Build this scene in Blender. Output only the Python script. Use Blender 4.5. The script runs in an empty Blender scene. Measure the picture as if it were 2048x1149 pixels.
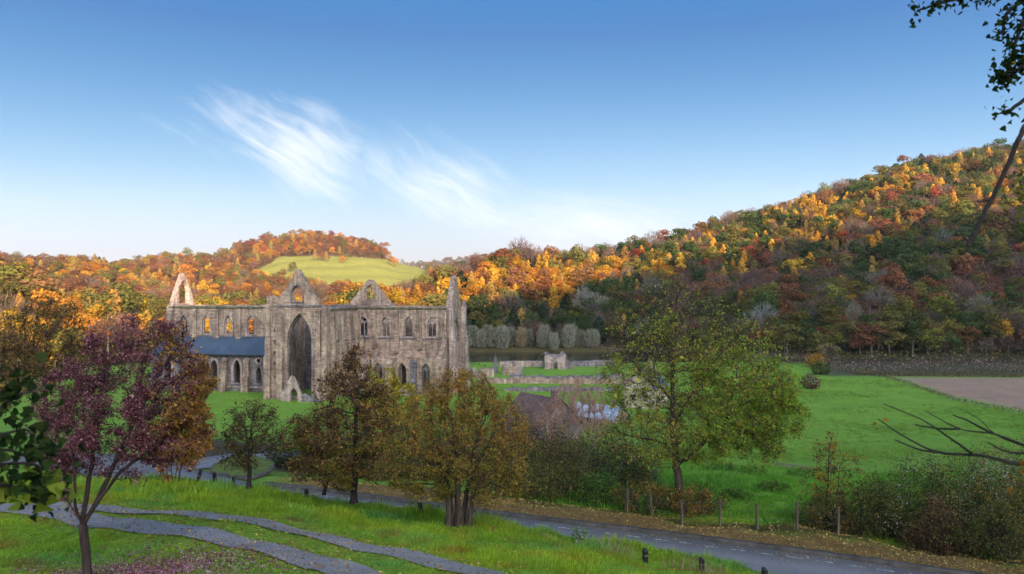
import bpy, math, random
import numpy as np
from mathutils import Vector, noise as mnoise

random.seed(7)
R0 = np.random.default_rng(11)
S = bpy.context.scene
COL = S.collection
TAU = math.tau

# ------------------------------------------------------------------ camera, light, exposure
CAMZ, F, CX, CY = 27.0, 1593.0, 1024.0, 574.5
cam_d = bpy.data.cameras.new('camera'); cam = bpy.data.objects.new('camera', cam_d); COL.objects.link(cam)
cam.location = (0, 0, CAMZ); cam.rotation_euler = (math.radians(90), 0, 0)
cam_d.lens = 28; cam_d.sensor_width = 36; cam_d.clip_start = 0.1; cam_d.clip_end = 9000
cam_d.dof.use_dof = True; cam_d.dof.focus_distance = 120; cam_d.dof.aperture_fstop = 3.5
S.camera = cam
SUN_AZ, SUN_EL = math.radians(20), math.radians(13)          # sun behind the camera, to its right
SKY_STRENGTH, SUN_STRENGTH = 0.15, 5.0
HAZE = 0.000045
S.view_settings.view_transform = 'Standard'; S.view_settings.look = 'None'
S.view_settings.gamma = 1; S.view_settings.use_curve_mapping = False
S.view_settings.exposure = 1.25
S.render.engine = 'CYCLES'
S.cycles.use_denoising = True
S.cycles.max_bounces = 5; S.cycles.diffuse_bounces = 3; S.cycles.transmission_bounces = 3; S.cycles.transparent_max_bounces = 6
S.cycles.volume_bounces = 0

sun_d = bpy.data.lights.new('sun', 'SUN'); sun = bpy.data.objects.new('sun', sun_d); COL.objects.link(sun)
sun_d.energy = SUN_STRENGTH; sun_d.angle = math.radians(0.5); sun_d.color = (1.0, 0.74, 0.45)
trav = Vector((-math.sin(SUN_AZ) * math.cos(SUN_EL), math.cos(SUN_AZ) * math.cos(SUN_EL), -math.sin(SUN_EL)))
sun.rotation_euler = trav.to_track_quat('-Z', 'Y').to_euler()
sun.location = (60, -150, 200)


class NT:
    """small helper round a node tree"""
    def __init__(s, nt): s.t = nt; s.n = nt.nodes; s.n.clear()
    def add(s, typ, **kw):
        n = s.n.new(typ)
        for k, v in kw.items():
            if k.startswith('i_'):
                key = k[2:]; key = int(key) if key.isdigit() else key
                n.inputs[key].default_value = v
            else: setattr(n, k, v)
        return n
    def link(s, a, b): s.t.links.new(a, b)
    def math(s, op, a, b=None, c=None, clamp=False):
        n = s.n.new('ShaderNodeMath'); n.operation = op; n.use_clamp = clamp
        for i, v in enumerate((a, b, c)):
            if v is None: continue
            if isinstance(v, (int, float)): n.inputs[i].default_value = v
            else: s.link(v, n.inputs[i])
        return n.outputs[0]
    def mix(s, fac, a, b, blend='MIX'):
        n = s.n.new('ShaderNodeMix'); n.data_type = 'RGBA'; n.blend_type = blend
        for i, v in ((0, fac), (6, a), (7, b)):
            if isinstance(v, (int, float)): n.inputs[i].default_value = v
            elif isinstance(v, tuple): n.inputs[i].default_value = (*v[:3], 1)
            else: s.link(v, n.inputs[i])
        return n.outputs[2]
    def ramp(s, fac, stops, interp='LINEAR'):
        n = s.n.new('ShaderNodeValToRGB'); n.color_ramp.interpolation = interp
        e = n.color_ramp.elements
        while len(e) < len(stops): e.new(0.5)
        for el, (p, c) in zip(e, stops):
            el.position = p; el.color = (c, c, c, 1) if isinstance(c, (int, float)) else (*c[:3], 1)
        s.link(fac, n.inputs[0]); return n.outputs[0]
    def noise(s, vec, scale, detail=4, rough=0.55, dist=0.0):
        n = s.add('ShaderNodeTexNoise'); n.inputs['Scale'].default_value = scale; n.inputs['Detail'].default_value = detail
        n.inputs['Roughness'].default_value = rough; n.inputs['Distortion'].default_value = dist
        if vec is not None: s.link(vec, n.inputs['Vector'])
        return n.outputs['Fac']
    def mapping(s, vec, scale=(1, 1, 1), rot=(0, 0, 0), loc=(0, 0, 0)):
        n = s.add('ShaderNodeMapping'); n.inputs['Scale'].default_value = scale; n.inputs['Rotation'].default_value = rot
        n.inputs['Location'].default_value = loc; s.link(vec, n.inputs['Vector']); return n.outputs[0]


# sky: Nishita daylight plus thin cirrus far off in the direction of the abbey
W = bpy.data.worlds.new('World'); S.world = W; W.use_nodes = True
w = NT(W.node_tree)
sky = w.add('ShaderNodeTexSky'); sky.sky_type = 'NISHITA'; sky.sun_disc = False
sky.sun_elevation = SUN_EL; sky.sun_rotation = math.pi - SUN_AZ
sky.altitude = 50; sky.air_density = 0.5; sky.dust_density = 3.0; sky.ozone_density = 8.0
# even sky ahead of the camera, a boosted glow towards the sun behind it that fills the shade; no dark smog line at the horizon
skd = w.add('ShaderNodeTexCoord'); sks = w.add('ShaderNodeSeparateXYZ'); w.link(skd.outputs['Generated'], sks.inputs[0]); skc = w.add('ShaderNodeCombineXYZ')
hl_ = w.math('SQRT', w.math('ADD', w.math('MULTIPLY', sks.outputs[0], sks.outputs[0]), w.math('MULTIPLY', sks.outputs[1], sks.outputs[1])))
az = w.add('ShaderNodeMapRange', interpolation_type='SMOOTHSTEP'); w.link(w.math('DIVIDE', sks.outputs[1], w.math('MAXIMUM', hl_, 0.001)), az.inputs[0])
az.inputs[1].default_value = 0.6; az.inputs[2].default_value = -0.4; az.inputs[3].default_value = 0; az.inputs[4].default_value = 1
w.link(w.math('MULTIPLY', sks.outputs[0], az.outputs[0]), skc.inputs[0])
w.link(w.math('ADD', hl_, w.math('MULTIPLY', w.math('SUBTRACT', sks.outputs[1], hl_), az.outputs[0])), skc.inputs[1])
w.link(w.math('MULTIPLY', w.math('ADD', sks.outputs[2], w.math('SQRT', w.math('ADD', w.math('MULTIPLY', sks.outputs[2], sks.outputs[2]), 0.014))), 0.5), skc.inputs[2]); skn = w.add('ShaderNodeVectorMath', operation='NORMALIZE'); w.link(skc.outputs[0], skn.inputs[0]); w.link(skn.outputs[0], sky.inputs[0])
# the picture's deep blue: one response curve for the whole sky, no darker overhead than at the top of the frame
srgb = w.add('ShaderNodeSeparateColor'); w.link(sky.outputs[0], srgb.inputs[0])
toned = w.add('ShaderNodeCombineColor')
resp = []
for ch, (gam, top, flo, cap) in enumerate(((4.25, 95.0, 0.09, 18.0), (2.38, 0.96, 0.70, 18.0), (1.41, 0.355, 1.72, 18.0))):  # floors and high caps brighten the unseen sky to lift the shaded valley
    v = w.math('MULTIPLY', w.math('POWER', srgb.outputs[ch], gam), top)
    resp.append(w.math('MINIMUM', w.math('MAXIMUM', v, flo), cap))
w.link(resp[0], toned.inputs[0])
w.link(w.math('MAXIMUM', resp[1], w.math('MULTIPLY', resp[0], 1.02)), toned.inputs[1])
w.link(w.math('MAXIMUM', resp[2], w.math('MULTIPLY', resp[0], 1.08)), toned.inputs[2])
tc = w.add('ShaderNodeTexCoord'); sx = w.add('ShaderNodeSeparateXYZ'); w.link(tc.outputs['Generated'], sx.inputs[0])
X, Y, Z = sx.outputs
yy = w.math('MAXIMUM', Y, 0.02)
ca = w.math('DIVIDE', X, yy); cb = w.math('DIVIDE', Z, yy)
cv = w.add('ShaderNodeCombineXYZ'); w.link(ca, cv.inputs[0]); w.link(cb, cv.inputs[1])
def cloud(cx, cy, ang, fang, la, lb, fscale, thr0, thr1, amp, seed):
    """cirrus patch: an elongated mask at angle ang, torn into fibres that run at angle fang"""
    m = w.mapping(cv.outputs[0], loc=(-cx, -cy, seed))
    def ell(a_, l1, l2, off=(0, 0)):
        sp = w.add('ShaderNodeSeparateXYZ'); w.link(w.mapping(m, rot=(0, 0, -a_)), sp.inputs[0])
        ea = w.math('POWER', w.math('ABSOLUTE', w.math('DIVIDE', sp.outputs[0], l1)), 2.0); eb = w.math('POWER', w.math('ABSOLUTE', w.math('DIVIDE', sp.outputs[1], l2)), 2.0)
        return w.math('POWER', 2.718, w.math('MULTIPLY', w.math('ADD', ea, eb), -1.0))
    g = ell(ang, la, lb); r = w.mapping(m, rot=(0, 0, -fang))
    warp = w.noise(w.mapping(r, scale=(5, 9, 1)), 1.0, 3); warp2 = w.noise(w.mapping(r, scale=(16, 30, 1), loc=(4, 1, 0)), 1.0, 3)
    rv = w.add('ShaderNodeVectorMath', operation='ADD'); w.link(r, rv.inputs[0])
    cw = w.add('ShaderNodeCombineXYZ'); w.link(w.math('ADD', w.math('MULTIPLY', warp, 0.07), w.math('MULTIPLY', warp2, 0.016)), cw.inputs[1]); w.link(cw.outputs[0], rv.inputs[1])
    nz = w.noise(w.mapping(rv.outputs[0], scale=(fscale, fscale * 7.0, 1)), 1.0, 8, 0.62)
    nb = w.noise(w.mapping(rv.outputs[0], scale=(fscale * .9, fscale * 1.5, 1), loc=(3, 5, 2)), 1.0, 4, 0.55)
    v = w.math('ADD', w.math('MULTIPLY', nz, 0.5), w.math('MULTIPLY', nb, 0.5))
    v = w.math('SUBTRACT', w.math('ADD', v, w.math('MULTIPLY', g, 0.42)), 0.42)
    mr = w.add('ShaderNodeMapRange', interpolation_type='SMOOTHSTEP'); w.link(v, mr.inputs[0])
    mr.inputs[1].default_value = thr0; mr.inputs[2].default_value = thr1; mr.inputs[3].default_value = 0; mr.inputs[4].default_value = amp
    return w.math('MULTIPLY', mr.outputs[0], w.math('POWER', g, 0.6))
c1 = cloud(-0.285, 0.180, math.radians(-22), math.radians(-33), 0.155, 0.066, 9, 0.24, 0.66, 0.9, 1.0)
c2 = cloud(-0.095, 0.128, math.radians(-22), math.radians(-36), 0.135, 0.066, 9, 0.24, 0.70, 0.75, 4.0)
c3 = cloud(0.085, 0.082, math.radians(-6), math.radians(-12), 0.19, 0.045, 7, 0.18, 0.66, 0.8, 8.0)
fwd = w.math('GREATER_THAN', Y, 0.02)
cl = w.math('MULTIPLY', w.math('ADD', w.math('MAXIMUM', c1, c2), c3, clamp=True), fwd)
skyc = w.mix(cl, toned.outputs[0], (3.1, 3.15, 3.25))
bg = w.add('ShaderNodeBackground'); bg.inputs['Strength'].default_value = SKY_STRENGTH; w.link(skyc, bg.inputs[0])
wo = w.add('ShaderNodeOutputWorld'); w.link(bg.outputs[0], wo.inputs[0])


def P(px, py, d):
    """the world point that the photograph shows at pixel (px, py), d metres in front of the camera plane"""
    return Vector(((px - CX) / F * d, d, CAMZ + (CY - py) / F * d))


# ------------------------------------------------------------------ mesh helpers
def new_mesh(name, verts, faces, mat=None, smooth=False, mats=None, midx=None):
    verts = np.asarray(verts, dtype=np.float32).reshape(-1, 3)
    me = bpy.data.meshes.new(name)
    if isinstance(faces, np.ndarray):
        k = faces.shape[1]; nf = len(faces)
        me.vertices.add(len(verts)); me.vertices.foreach_set('co', verts.ravel())
        me.loops.add(nf * k); me.loops.foreach_set('vertex_index', faces.astype(np.int32).ravel())
        me.polygons.add(nf); me.polygons.foreach_set('loop_start', np.arange(0, nf * k, k, dtype=np.int32))
        me.update(calc_edges=True)
    else:
        me.from_pydata([tuple(map(float, v)) for v in verts], [], faces); me.update()
    for m in (mats or ([mat] if mat else [])): me.materials.append(m)
    if midx is not None: me.polygons.foreach_set('material_index', np.asarray(midx, dtype=np.int32))
    if smooth: me.polygons.foreach_set('use_smooth', np.ones(len(me.polygons), dtype=bool))
    return me

def link(name, me, parent=None, loc=None):
    o = bpy.data.objects.new(name, me); COL.objects.link(o)
    if parent is not None: o.parent = parent
    if loc is not None: o.location = loc
    return o

def tag(o, label=None, cat=None, group=None, kind=None):
    if label: o['label'] = label
    if cat: o['category'] = cat
    if group: o['group'] = group
    if kind: o['kind'] = kind
    return o

def thing(name, label, cat, loc=(0, 0, 0), group=None, rz=0.0):
    o = bpy.data.objects.new(name, None); COL.objects.link(o); o.location = loc; o.rotation_euler = (0, 0, rz)
    o.empty_display_size = 0.5
    return tag(o, label, cat, group)


class MB:
    """collects boxes, prisms and tubes into one mesh"""
    def __init__(s): s.v = []; s.f = []
    def poly(s, vs, fs):
        b = len(s.v); s.v += [tuple(v) for v in vs]; s.f += [tuple(b + i for i in f) for f in fs]
    def box(s, x0, x1, y0, y1, z0, z1, dz=0.0):
        """dz: the top's far (y1) edge raised by dz"""
        s.poly([(x0, y0, z0), (x1, y0, z0), (x1, y1, z0), (x0, y1, z0), (x0, y0, z1), (x1, y0, z1), (x1, y1, z1 + dz), (x0, y1, z1 + dz)],
               [(0, 3, 2, 1), (4, 5, 6, 7), (0, 1, 5, 4), (1, 2, 6, 5), (2, 3, 7, 6), (3, 0, 4, 7)])
    def tube(s, pts, rads, n=6, cap=True):
        pts = [Vector(p) for p in pts]; b = len(s.v); up = Vector((0.13, 0.21, 1)).normalized()
        for i, p in enumerate(pts):
            d = (pts[min(i + 1, len(pts) - 1)] - pts[max(i - 1, 0)])
            if d.length < 1e-6: d = Vector((0, 0, 1))
            d.normalize(); a = d.cross(up)
            if a.length < 0.1: a = d.cross(Vector((1, 0, 0)))
            a.normalize(); c = d.cross(a)
            for k in range(n):
                t = TAU * k / n; s.v.append(tuple(p + (a * math.cos(t) + c * math.sin(t)) * rads[i]))
        for i in range(len(pts) - 1):
            for k in range(n):
                k2 = (k + 1) % n; s.f.append((b + i * n + k, b + i * n + k2, b + (i + 1) * n + k2, b + (i + 1) * n + k))
        if cap:
            s.f.append(tuple(b + k for k in range(n))[::-1]); s.f.append(tuple(b + (len(pts) - 1) * n + k for k in range(n)))
    def build(s, name, mat, parent=None, loc=None, smooth=False):
        return link(name, new_mesh(name, s.v, s.f, mat, smooth), parent, loc)


def panel_mesh(name, outer, holes, thick, mat, plane='sz', at=0.0):
    """a wall slab: 2-D outline with openings cut out, given its thickness; plane 'sz' runs along the church, 'tz' across it"""
    cu = bpy.data.curves.new(name, 'CURVE'); cu.dimensions = '2D'; cu.fill_mode = 'BOTH'; cu.extrude = thick / 2
    for ring in [outer] + list(holes):
        sp = cu.splines.new('POLY'); sp.points.add(len(ring) - 1); sp.use_cyclic_u = True
        for q, (a, b) in zip(sp.points, ring): q.co = (a, b, 0, 1)
    ob = bpy.data.objects.new(name, cu); me = bpy.data.meshes.new_from_object(ob)
    n = len(me.vertices); co = np.empty(n * 3, dtype=np.float32); me.vertices.foreach_get('co', co); co = co.reshape(-1, 3)
    out = np.empty_like(co)
    if plane == 'sz': out[:, 0] = co[:, 0]; out[:, 1] = at - co[:, 2]; out[:, 2] = co[:, 1]
    else: out[:, 0] = at + co[:, 2]; out[:, 1] = co[:, 0]; out[:, 2] = co[:, 1]
    me.vertices.foreach_set('co', out.ravel()); me.materials.clear(); me.materials.append(mat); me.update()
    bpy.data.objects.remove(ob); bpy.data.curves.remove(cu)
    return me

def panel(name, outer, holes, thick, mat, parent, plane='sz', at=0.0):
    return link(name, panel_mesh(name, outer, holes, thick, mat, plane, at), parent)

def arch(cx, z0, zs, w, zt, n=7):
    """pointed arch outline, anticlockwise from bottom left"""
    h = zt - zs; a = (h * h - w * w / 4) / w; r = w / 2 + a; pts = [(cx - w / 2, z0), (cx + w / 2, z0)]
    a1 = math.asin(min(1, h / r))
    for i in range(n + 1):
        th = a1 * i / n; pts.append((cx - a + r * math.cos(th), zs + r * math.sin(th)))
    for i in range(n - 1, -1, -1):
        th = a1 * i / n; pts.append((cx + a - r * math.cos(th), zs + r * math.sin(th)))
    return pts

def rough(p0, p1, n, amp, rnd):
    """points of a broken wall head from p0 to p1 (p0 kept, p1 left out)"""
    o = []
    for i in range(n):
        f = i / n; j = 0 if i == 0 else 1
        o.append((p0[0] + (p1[0] - p0[0]) * f + j * rnd.uniform(-.1, .1), p0[1] + (p1[1] - p0[1]) * f + j * rnd.uniform(-amp, amp)))
    return o


# ------------------------------------------------------------------ materials
def mat_new(name):
    m = bpy.data.materials.new(name); m.use_nodes = True; n = NT(m.node_tree)
    return m, n, n.add('ShaderNodeOutputMaterial')

def m_principled(name, build, rough_=0.85, bump=None, spec=0.25):
    m, n, out = mat_new(name); b = n.add('ShaderNodeBsdfPrincipled'); b.inputs['Roughness'].default_value = rough_
    b.inputs['Specular IOR Level'].default_value = spec
    tcn = n.add('ShaderNodeTexCoord'); res = build(n, tcn.outputs['Object'])
    c, h = res if isinstance(res, tuple) and not isinstance(res[0], (int, float)) else (res, None)
    if isinstance(c, tuple): b.inputs['Base Color'].default_value = (*c[:3], 1)
    else: n.link(c, b.inputs['Base Color'])
    if h is not None and bump:
        bp = n.add('ShaderNodeBump'); bp.inputs['Strength'].default_value = bump[0]; bp.inputs['Distance'].default_value = bump[1]
        n.link(h, bp.inputs['Height']); n.link(bp.outputs[0], b.inputs['Normal'])
    n.link(b.outputs[0], out.inputs[0]); return m

def stone_build(c_lo, c_mid, c_hi, lichen=(0.36, 0.33, 0.29)):
    def f(n, v):
        a = n.noise(v, 0.22, 6, 0.7); b = n.noise(n.mapping(v, scale=(1.1, 1.1, 0.16)), 1.0, 6, 0.65); c = n.noise(v, 1.7, 6, 0.75)
        base = n.ramp(a, [(0.32, c_lo), (0.5, c_mid), (0.68, c_hi)])
        base = n.mix(0.8, base, n.ramp(b, [(0.38, 0.45), (0.58, 1.1)]), 'MULTIPLY')
        sp = n.add('ShaderNodeSeparateXYZ'); n.link(v, sp.inputs[0]); cx_ = n.add('ShaderNodeCombineXYZ')
        n.link(n.math('ADD', sp.outputs[0], sp.outputs[1]), cx_.inputs[0]); n.link(sp.outputs[2], cx_.inputs[1])
        br = n.add('ShaderNodeTexBrick'); n.link(cx_.outputs[0], br.inputs['Vector']); br.inputs['Scale'].default_value = 1.0
        br.inputs['Brick Width'].default_value = 0.95; br.inputs['Row Height'].default_value = 0.46; br.inputs['Mortar Size'].default_value = 0.03; br.inputs['Bias'].default_value = 0.0
        br.inputs['Color1'].default_value = (0.55, 0.55, 0.57, 1); br.inputs['Color2'].default_value = (1.3, 1.24, 1.2, 1); br.inputs['Mortar'].default_value = (0.5, 0.5, 0.5, 1)
        base = n.mix(0.7, base, br.outputs['Color'], 'MULTIPLY')
        base = n.mix(n.ramp(c, [(0.57, 0.0), (0.70, 0.7)]), base, lichen)
        base = n.mix(n.ramp(c, [(0.30, 0.65), (0.42, 0.0)]), base, (0.06, 0.055, 0.06))
        return base, n.math('ADD', c, br.outputs['Fac'])
    return f
STONE = m_principled('weathered_stone', stone_build((0.20, 0.142, 0.112), (0.40, 0.29, 0.222), (0.52, 0.40, 0.305)), 0.95, (0.6, 0.15))
STONE_GREY = m_principled('grey_stone', stone_build((0.10, 0.095, 0.115), (0.20, 0.18, 0.195), (0.32, 0.28, 0.27)), 0.95, (0.6, 0.15))
STONE_SHADE = m_principled('shade_dark_stone', stone_build((0.05, 0.045, 0.055), (0.11, 0.095, 0.10), (0.20, 0.17, 0.165)), 0.95, (0.6, 0.15))  # stone darkened in its colour to stand for the church's interior shade
STONE_PALE = m_principled('pale_dressed_stone', stone_build((0.26, 0.185, 0.17), (0.42, 0.32, 0.285), (0.53, 0.44, 0.38)), 0.95, (0.5, 0.1))
MOSSY = m_principled('mossy_wall_head', stone_build((0.09, 0.10, 0.06), (0.17, 0.16, 0.10), (0.28, 0.25, 0.18), (0.10, 0.14, 0.05)), 0.95, (0.6, 0.15))
def slate(n, v):
    a = n.noise(n.mapping(v, scale=(0.5, 0.25, 0.25)), 1.0, 5, 0.6); b = n.noise(v, 3, 3)
    return n.mix(0.5, n.ramp(a, [(0.3, (0.055, 0.085, 0.13)), (0.7, (0.10, 0.15, 0.22))]), n.ramp(b, [(0.3, 0.6), (0.7, 1.15)]), 'MULTIPLY'), b
SLATE = m_principled('blue_slate', slate, 0.45, (0.3, 0.05), 0.5)
def brownroof(n, v):
    a = n.noise(v, 1.2, 5); return n.ramp(a, [(0.3, (0.09, 0.055, 0.05)), (0.7, (0.19, 0.12, 0.10))]), a
ROOF_BROWN = m_principled('brown_tiles', brownroof, 0.8, (0.3, 0.05))
def paleroof(n, v):
    a = n.noise(v, 0.9, 5); return n.ramp(a, [(0.3, (0.20, 0.24, 0.30)), (0.7, (0.40, 0.45, 0.52))]), a
ROOF_PALE = m_principled('pale_roofing', paleroof, 0.6, (0.2, 0.05))
RENDER_WALL = m_principled('cream_render', lambda n, v: n.ramp(n.noise(v, 0.8, 4), [(0.3, (0.42, 0.34, 0.24)), (0.7, (0.58, 0.50, 0.38))]), 0.9)
PANE = m_principled('dark_glass', lambda n, v: (0.02, 0.025, 0.03), 0.15, None, 0.5)
def asphalt(n, v):
    a = n.noise(v, 0.25, 6, 0.6); b = n.noise(v, 14, 3, 0.7)
    c = n.mix(0.6, n.ramp(a, [(0.3, (0.13, 0.122, 0.125)), (0.7, (0.22, 0.207, 0.208))]), n.ramp(b, [(0.3, 0.7), (0.7, 1.25)]), 'MULTIPLY')
    wa = n.add('ShaderNodeAttribute'); wa.attribute_name = 'zone'; c = n.mix(1.0, c, wa.outputs['Color'], 'MULTIPLY')
    l = n.noise(v, 3.2, 6, 0.75); return n.mix(n.ramp(l, [(0.64, 0.0), (0.70, 0.6)]), c, (0.13, 0.10, 0.055)), b
ASPHALT = m_principled('asphalt', asphalt, 0.8, (0.4, 0.02))
def gravel_b(n, v):
    a = n.noise(v, 0.9, 6, 0.65); b = n.noise(v, 22, 3, 0.7)
    c = n.mix(0.7, n.ramp(a, [(0.3, (0.19, 0.165, 0.155)), (0.7, (0.33, 0.295, 0.28))]), n.ramp(b, [(0.3, 0.6), (0.7, 1.35)]), 'MULTIPLY')
    l = n.noise(v, 5.2, 6, 0.75); return n.mix(n.ramp(l, [(0.60, 0.0), (0.68, 0.75)]), c, (0.10, 0.085, 0.05)), b
GRAVEL = m_principled('worn_track', gravel_b, 0.9, (0.5, 0.02))
PAINT = m_principled('worn_white_paint', lambda n, v: n.ramp(n.noise(v, 6, 4), [(0.40, (0.17, 0.165, 0.165)), (0.60, (0.50, 0.49, 0.47))]), 0.7)
KERB = m_principled('kerb_stone', lambda n, v: n.ramp(n.noise(v, 2.2, 5), [(0.3, (0.05, 0.045, 0.04)), (0.7, (0.12, 0.105, 0.09))]), 0.9)
BLACKPOST = m_principled('black_wood', lambda n, v: n.ramp(n.noise(v, 5, 4), [(0.3, (0.012, 0.012, 0.014)), (0.7, (0.045, 0.042, 0.04))]), 0.7)
WHITEBAND = m_principled('white_band', lambda n, v: (0.6, 0.6, 0.58), 0.6)
POSTWOOD = m_principled('grey_post_wood', lambda n, v: n.ramp(n.noise(n.mapping(v, scale=(9, 9, 1)), 1, 4), [(0.3, (0.075, 0.055, 0.04)), (0.7, (0.19, 0.15, 0.11))]), 0.9)
STUMP = m_principled('red_cut_wood', lambda n, v: n.ramp(n.noise(v, 6, 4), [(0.3, (0.16, 0.05, 0.03)), (0.7, (0.34, 0.13, 0.07))]), 0.9)
WIRE = m_principled('fence_wire', lambda n, v: (0.12, 0.12, 0.12), 0.5)
def bark_b(lo, hi):
    def f(n, v):
        a = n.noise(n.mapping(v, scale=(7, 7, 1.2)), 1, 5, 0.65); return n.ramp(a, [(0.3, lo), (0.7, hi)]), a
    return f
BARK = m_principled('brown_bark', bark_b((0.035, 0.026, 0.020), (0.115, 0.085, 0.065)), 0.95, (0.8, 0.05))
BARK_DARK = m_principled('dark_bark', bark_b((0.018, 0.014, 0.013), (0.06, 0.048, 0.042)), 0.95, (0.8, 0.05))
BARK_RED = m_principled('plum_bark', bark_b((0.028, 0.019, 0.019), (0.10, 0.065, 0.058)), 0.95, (0.8, 0.05))
BARK_GREY = m_principled('grey_bark', bark_b((0.07, 0.06, 0.05), (0.19, 0.165, 0.14)), 0.95, (0.8, 0.05))
BARK_PINK = m_principled('pink_twigs', bark_b((0.26, 0.15, 0.115), (0.46, 0.28, 0.21)), 0.95)

def m_leaf(name, cols, trans=0.3, rough_=0.6, lo=0.65, hi=1.25):
    """leaf material: each leaf draws its colour from the list by its own random number"""
    m, n, out = mat_new(name); g = n.add('ShaderNodeNewGeometry'); r = g.outputs['Random Per Island']
    stops = [(i / len(cols), c) for i, c in enumerate(cols)]
    c = n.ramp(r, stops, 'CONSTANT')
    j = n.math('FRACT', n.math('MULTIPLY', r, 37.7))
    c = n.mix(1.0, c, n.ramp(j, [(0, lo), (1, hi)]), 'MULTIPLY')
    d = n.add('ShaderNodeBsdfDiffuse'); t = n.add('ShaderNodeBsdfTranslucent'); mx = n.add('ShaderNodeMixShader'); mx.inputs[0].default_value = trans
    n.link(c, d.inputs[0]); n.link(c, t.inputs[0]); n.link(d.outputs[0], mx.inputs[1]); n.link(t.outputs[0], mx.inputs[2])
    n.link(mx.outputs[0], out.inputs[0]); return m

def m_tint(name, trans=0.25, lo=0.55, hi=1.35):
    """foliage whose colour is the tree's own 'tint', varied leaf by leaf"""
    m, n, out = mat_new(name); g = n.add('ShaderNodeNewGeometry'); a = n.add('ShaderNodeAttribute'); a.attribute_type = 'INSTANCER'; a.attribute_name = 'tint'
    c = n.mix(1.0, a.outputs['Color'], n.ramp(g.outputs['Random Per Island'], [(0, lo), (1, hi)]), 'MULTIPLY')
    d = n.add('ShaderNodeBsdfDiffuse'); t = n.add('ShaderNodeBsdfTranslucent'); mx = n.add('ShaderNodeMixShader'); mx.inputs[0].default_value = trans
    n.link(c, d.inputs[0]); n.link(c, t.inputs[0]); n.link(d.outputs[0], mx.inputs[1]); n.link(t.outputs[0], mx.inputs[2])
    n.link(mx.outputs[0], out.inputs[0]); return m
CROWN = m_tint('autumn_crown', 0.25, 0.66, 1.24)
BLADE = m_tint('grass_blade', 0.35, 0.7, 1.3)

def m_zone(name, bumpd=0.25, fine=7.0):
    """ground: colour by zone (grass, litter, plough ...) with grain"""
    def f(n, v):
        a = n.add('ShaderNodeAttribute'); a.attribute_name = 'zone'
        g = n.noise(v, 0.12, 5, 0.6); h = n.math('ADD', n.math('MULTIPLY', n.noise(v, 1.1, 6, 0.7), 0.6), n.math('MULTIPLY', n.noise(n.mapping(v, scale=(.10, .22, .1)), 1.0, 6, 0.75), 0.4)); k = n.noise(v, fine, 4, 0.7)
        c = n.mix(0.8, a.outputs['Color'], n.ramp(g, [(0.3, (0.9, 0.9, 0.8)), (0.7, (1.25, 1.12, 0.95))]), 'MULTIPLY')
        c = n.mix(0.9, c, n.ramp(h, [(0.28, 0.6), (0.5, 1.05), (0.72, 1.45)]), 'MULTIPLY')
        c = n.mix(0.8, c, n.ramp(k, [(0.3, 0.55), (0.7, 1.4)]), 'MULTIPLY')
        return c, n.math('ADD', n.math('MULTIPLY', h, 2.0), k)
    return m_principled(name, f, 0.95, (0.9, bumpd), 0.1)
GROUND = m_zone('ground_cover'); HILLMAT = m_zone('woodland_floor', 0.6, 2.0)
def waterb(n, v):
    a = n.noise(n.mapping(v, scale=(0.25, 1.0, 1)), 1.0, 3); return (0.03, 0.028, 0.018), a
def mk_water():
    m, n, out = mat_new('river_water'); b = n.add('ShaderNodeBsdfPrincipled'); b.inputs['Base Color'].default_value = (0.03, 0.026, 0.014, 1)
    b.inputs['Roughness'].default_value = 0.12; tcn = n.add('ShaderNodeTexCoord')
    bp = n.add('ShaderNodeBump'); bp.inputs['Strength'].default_value = 0.15; bp.inputs['Distance'].default_value = 0.3
    n.link(n.noise(n.mapping(tcn.outputs['Object'], scale=(0.15, 0.8, 1)), 1.0, 3), bp.inputs['Height']); n.link(bp.outputs[0], b.inputs['Normal'])
    n.link(b.outputs[0], out.inputs[0]); return m
WATER = mk_water()

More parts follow.
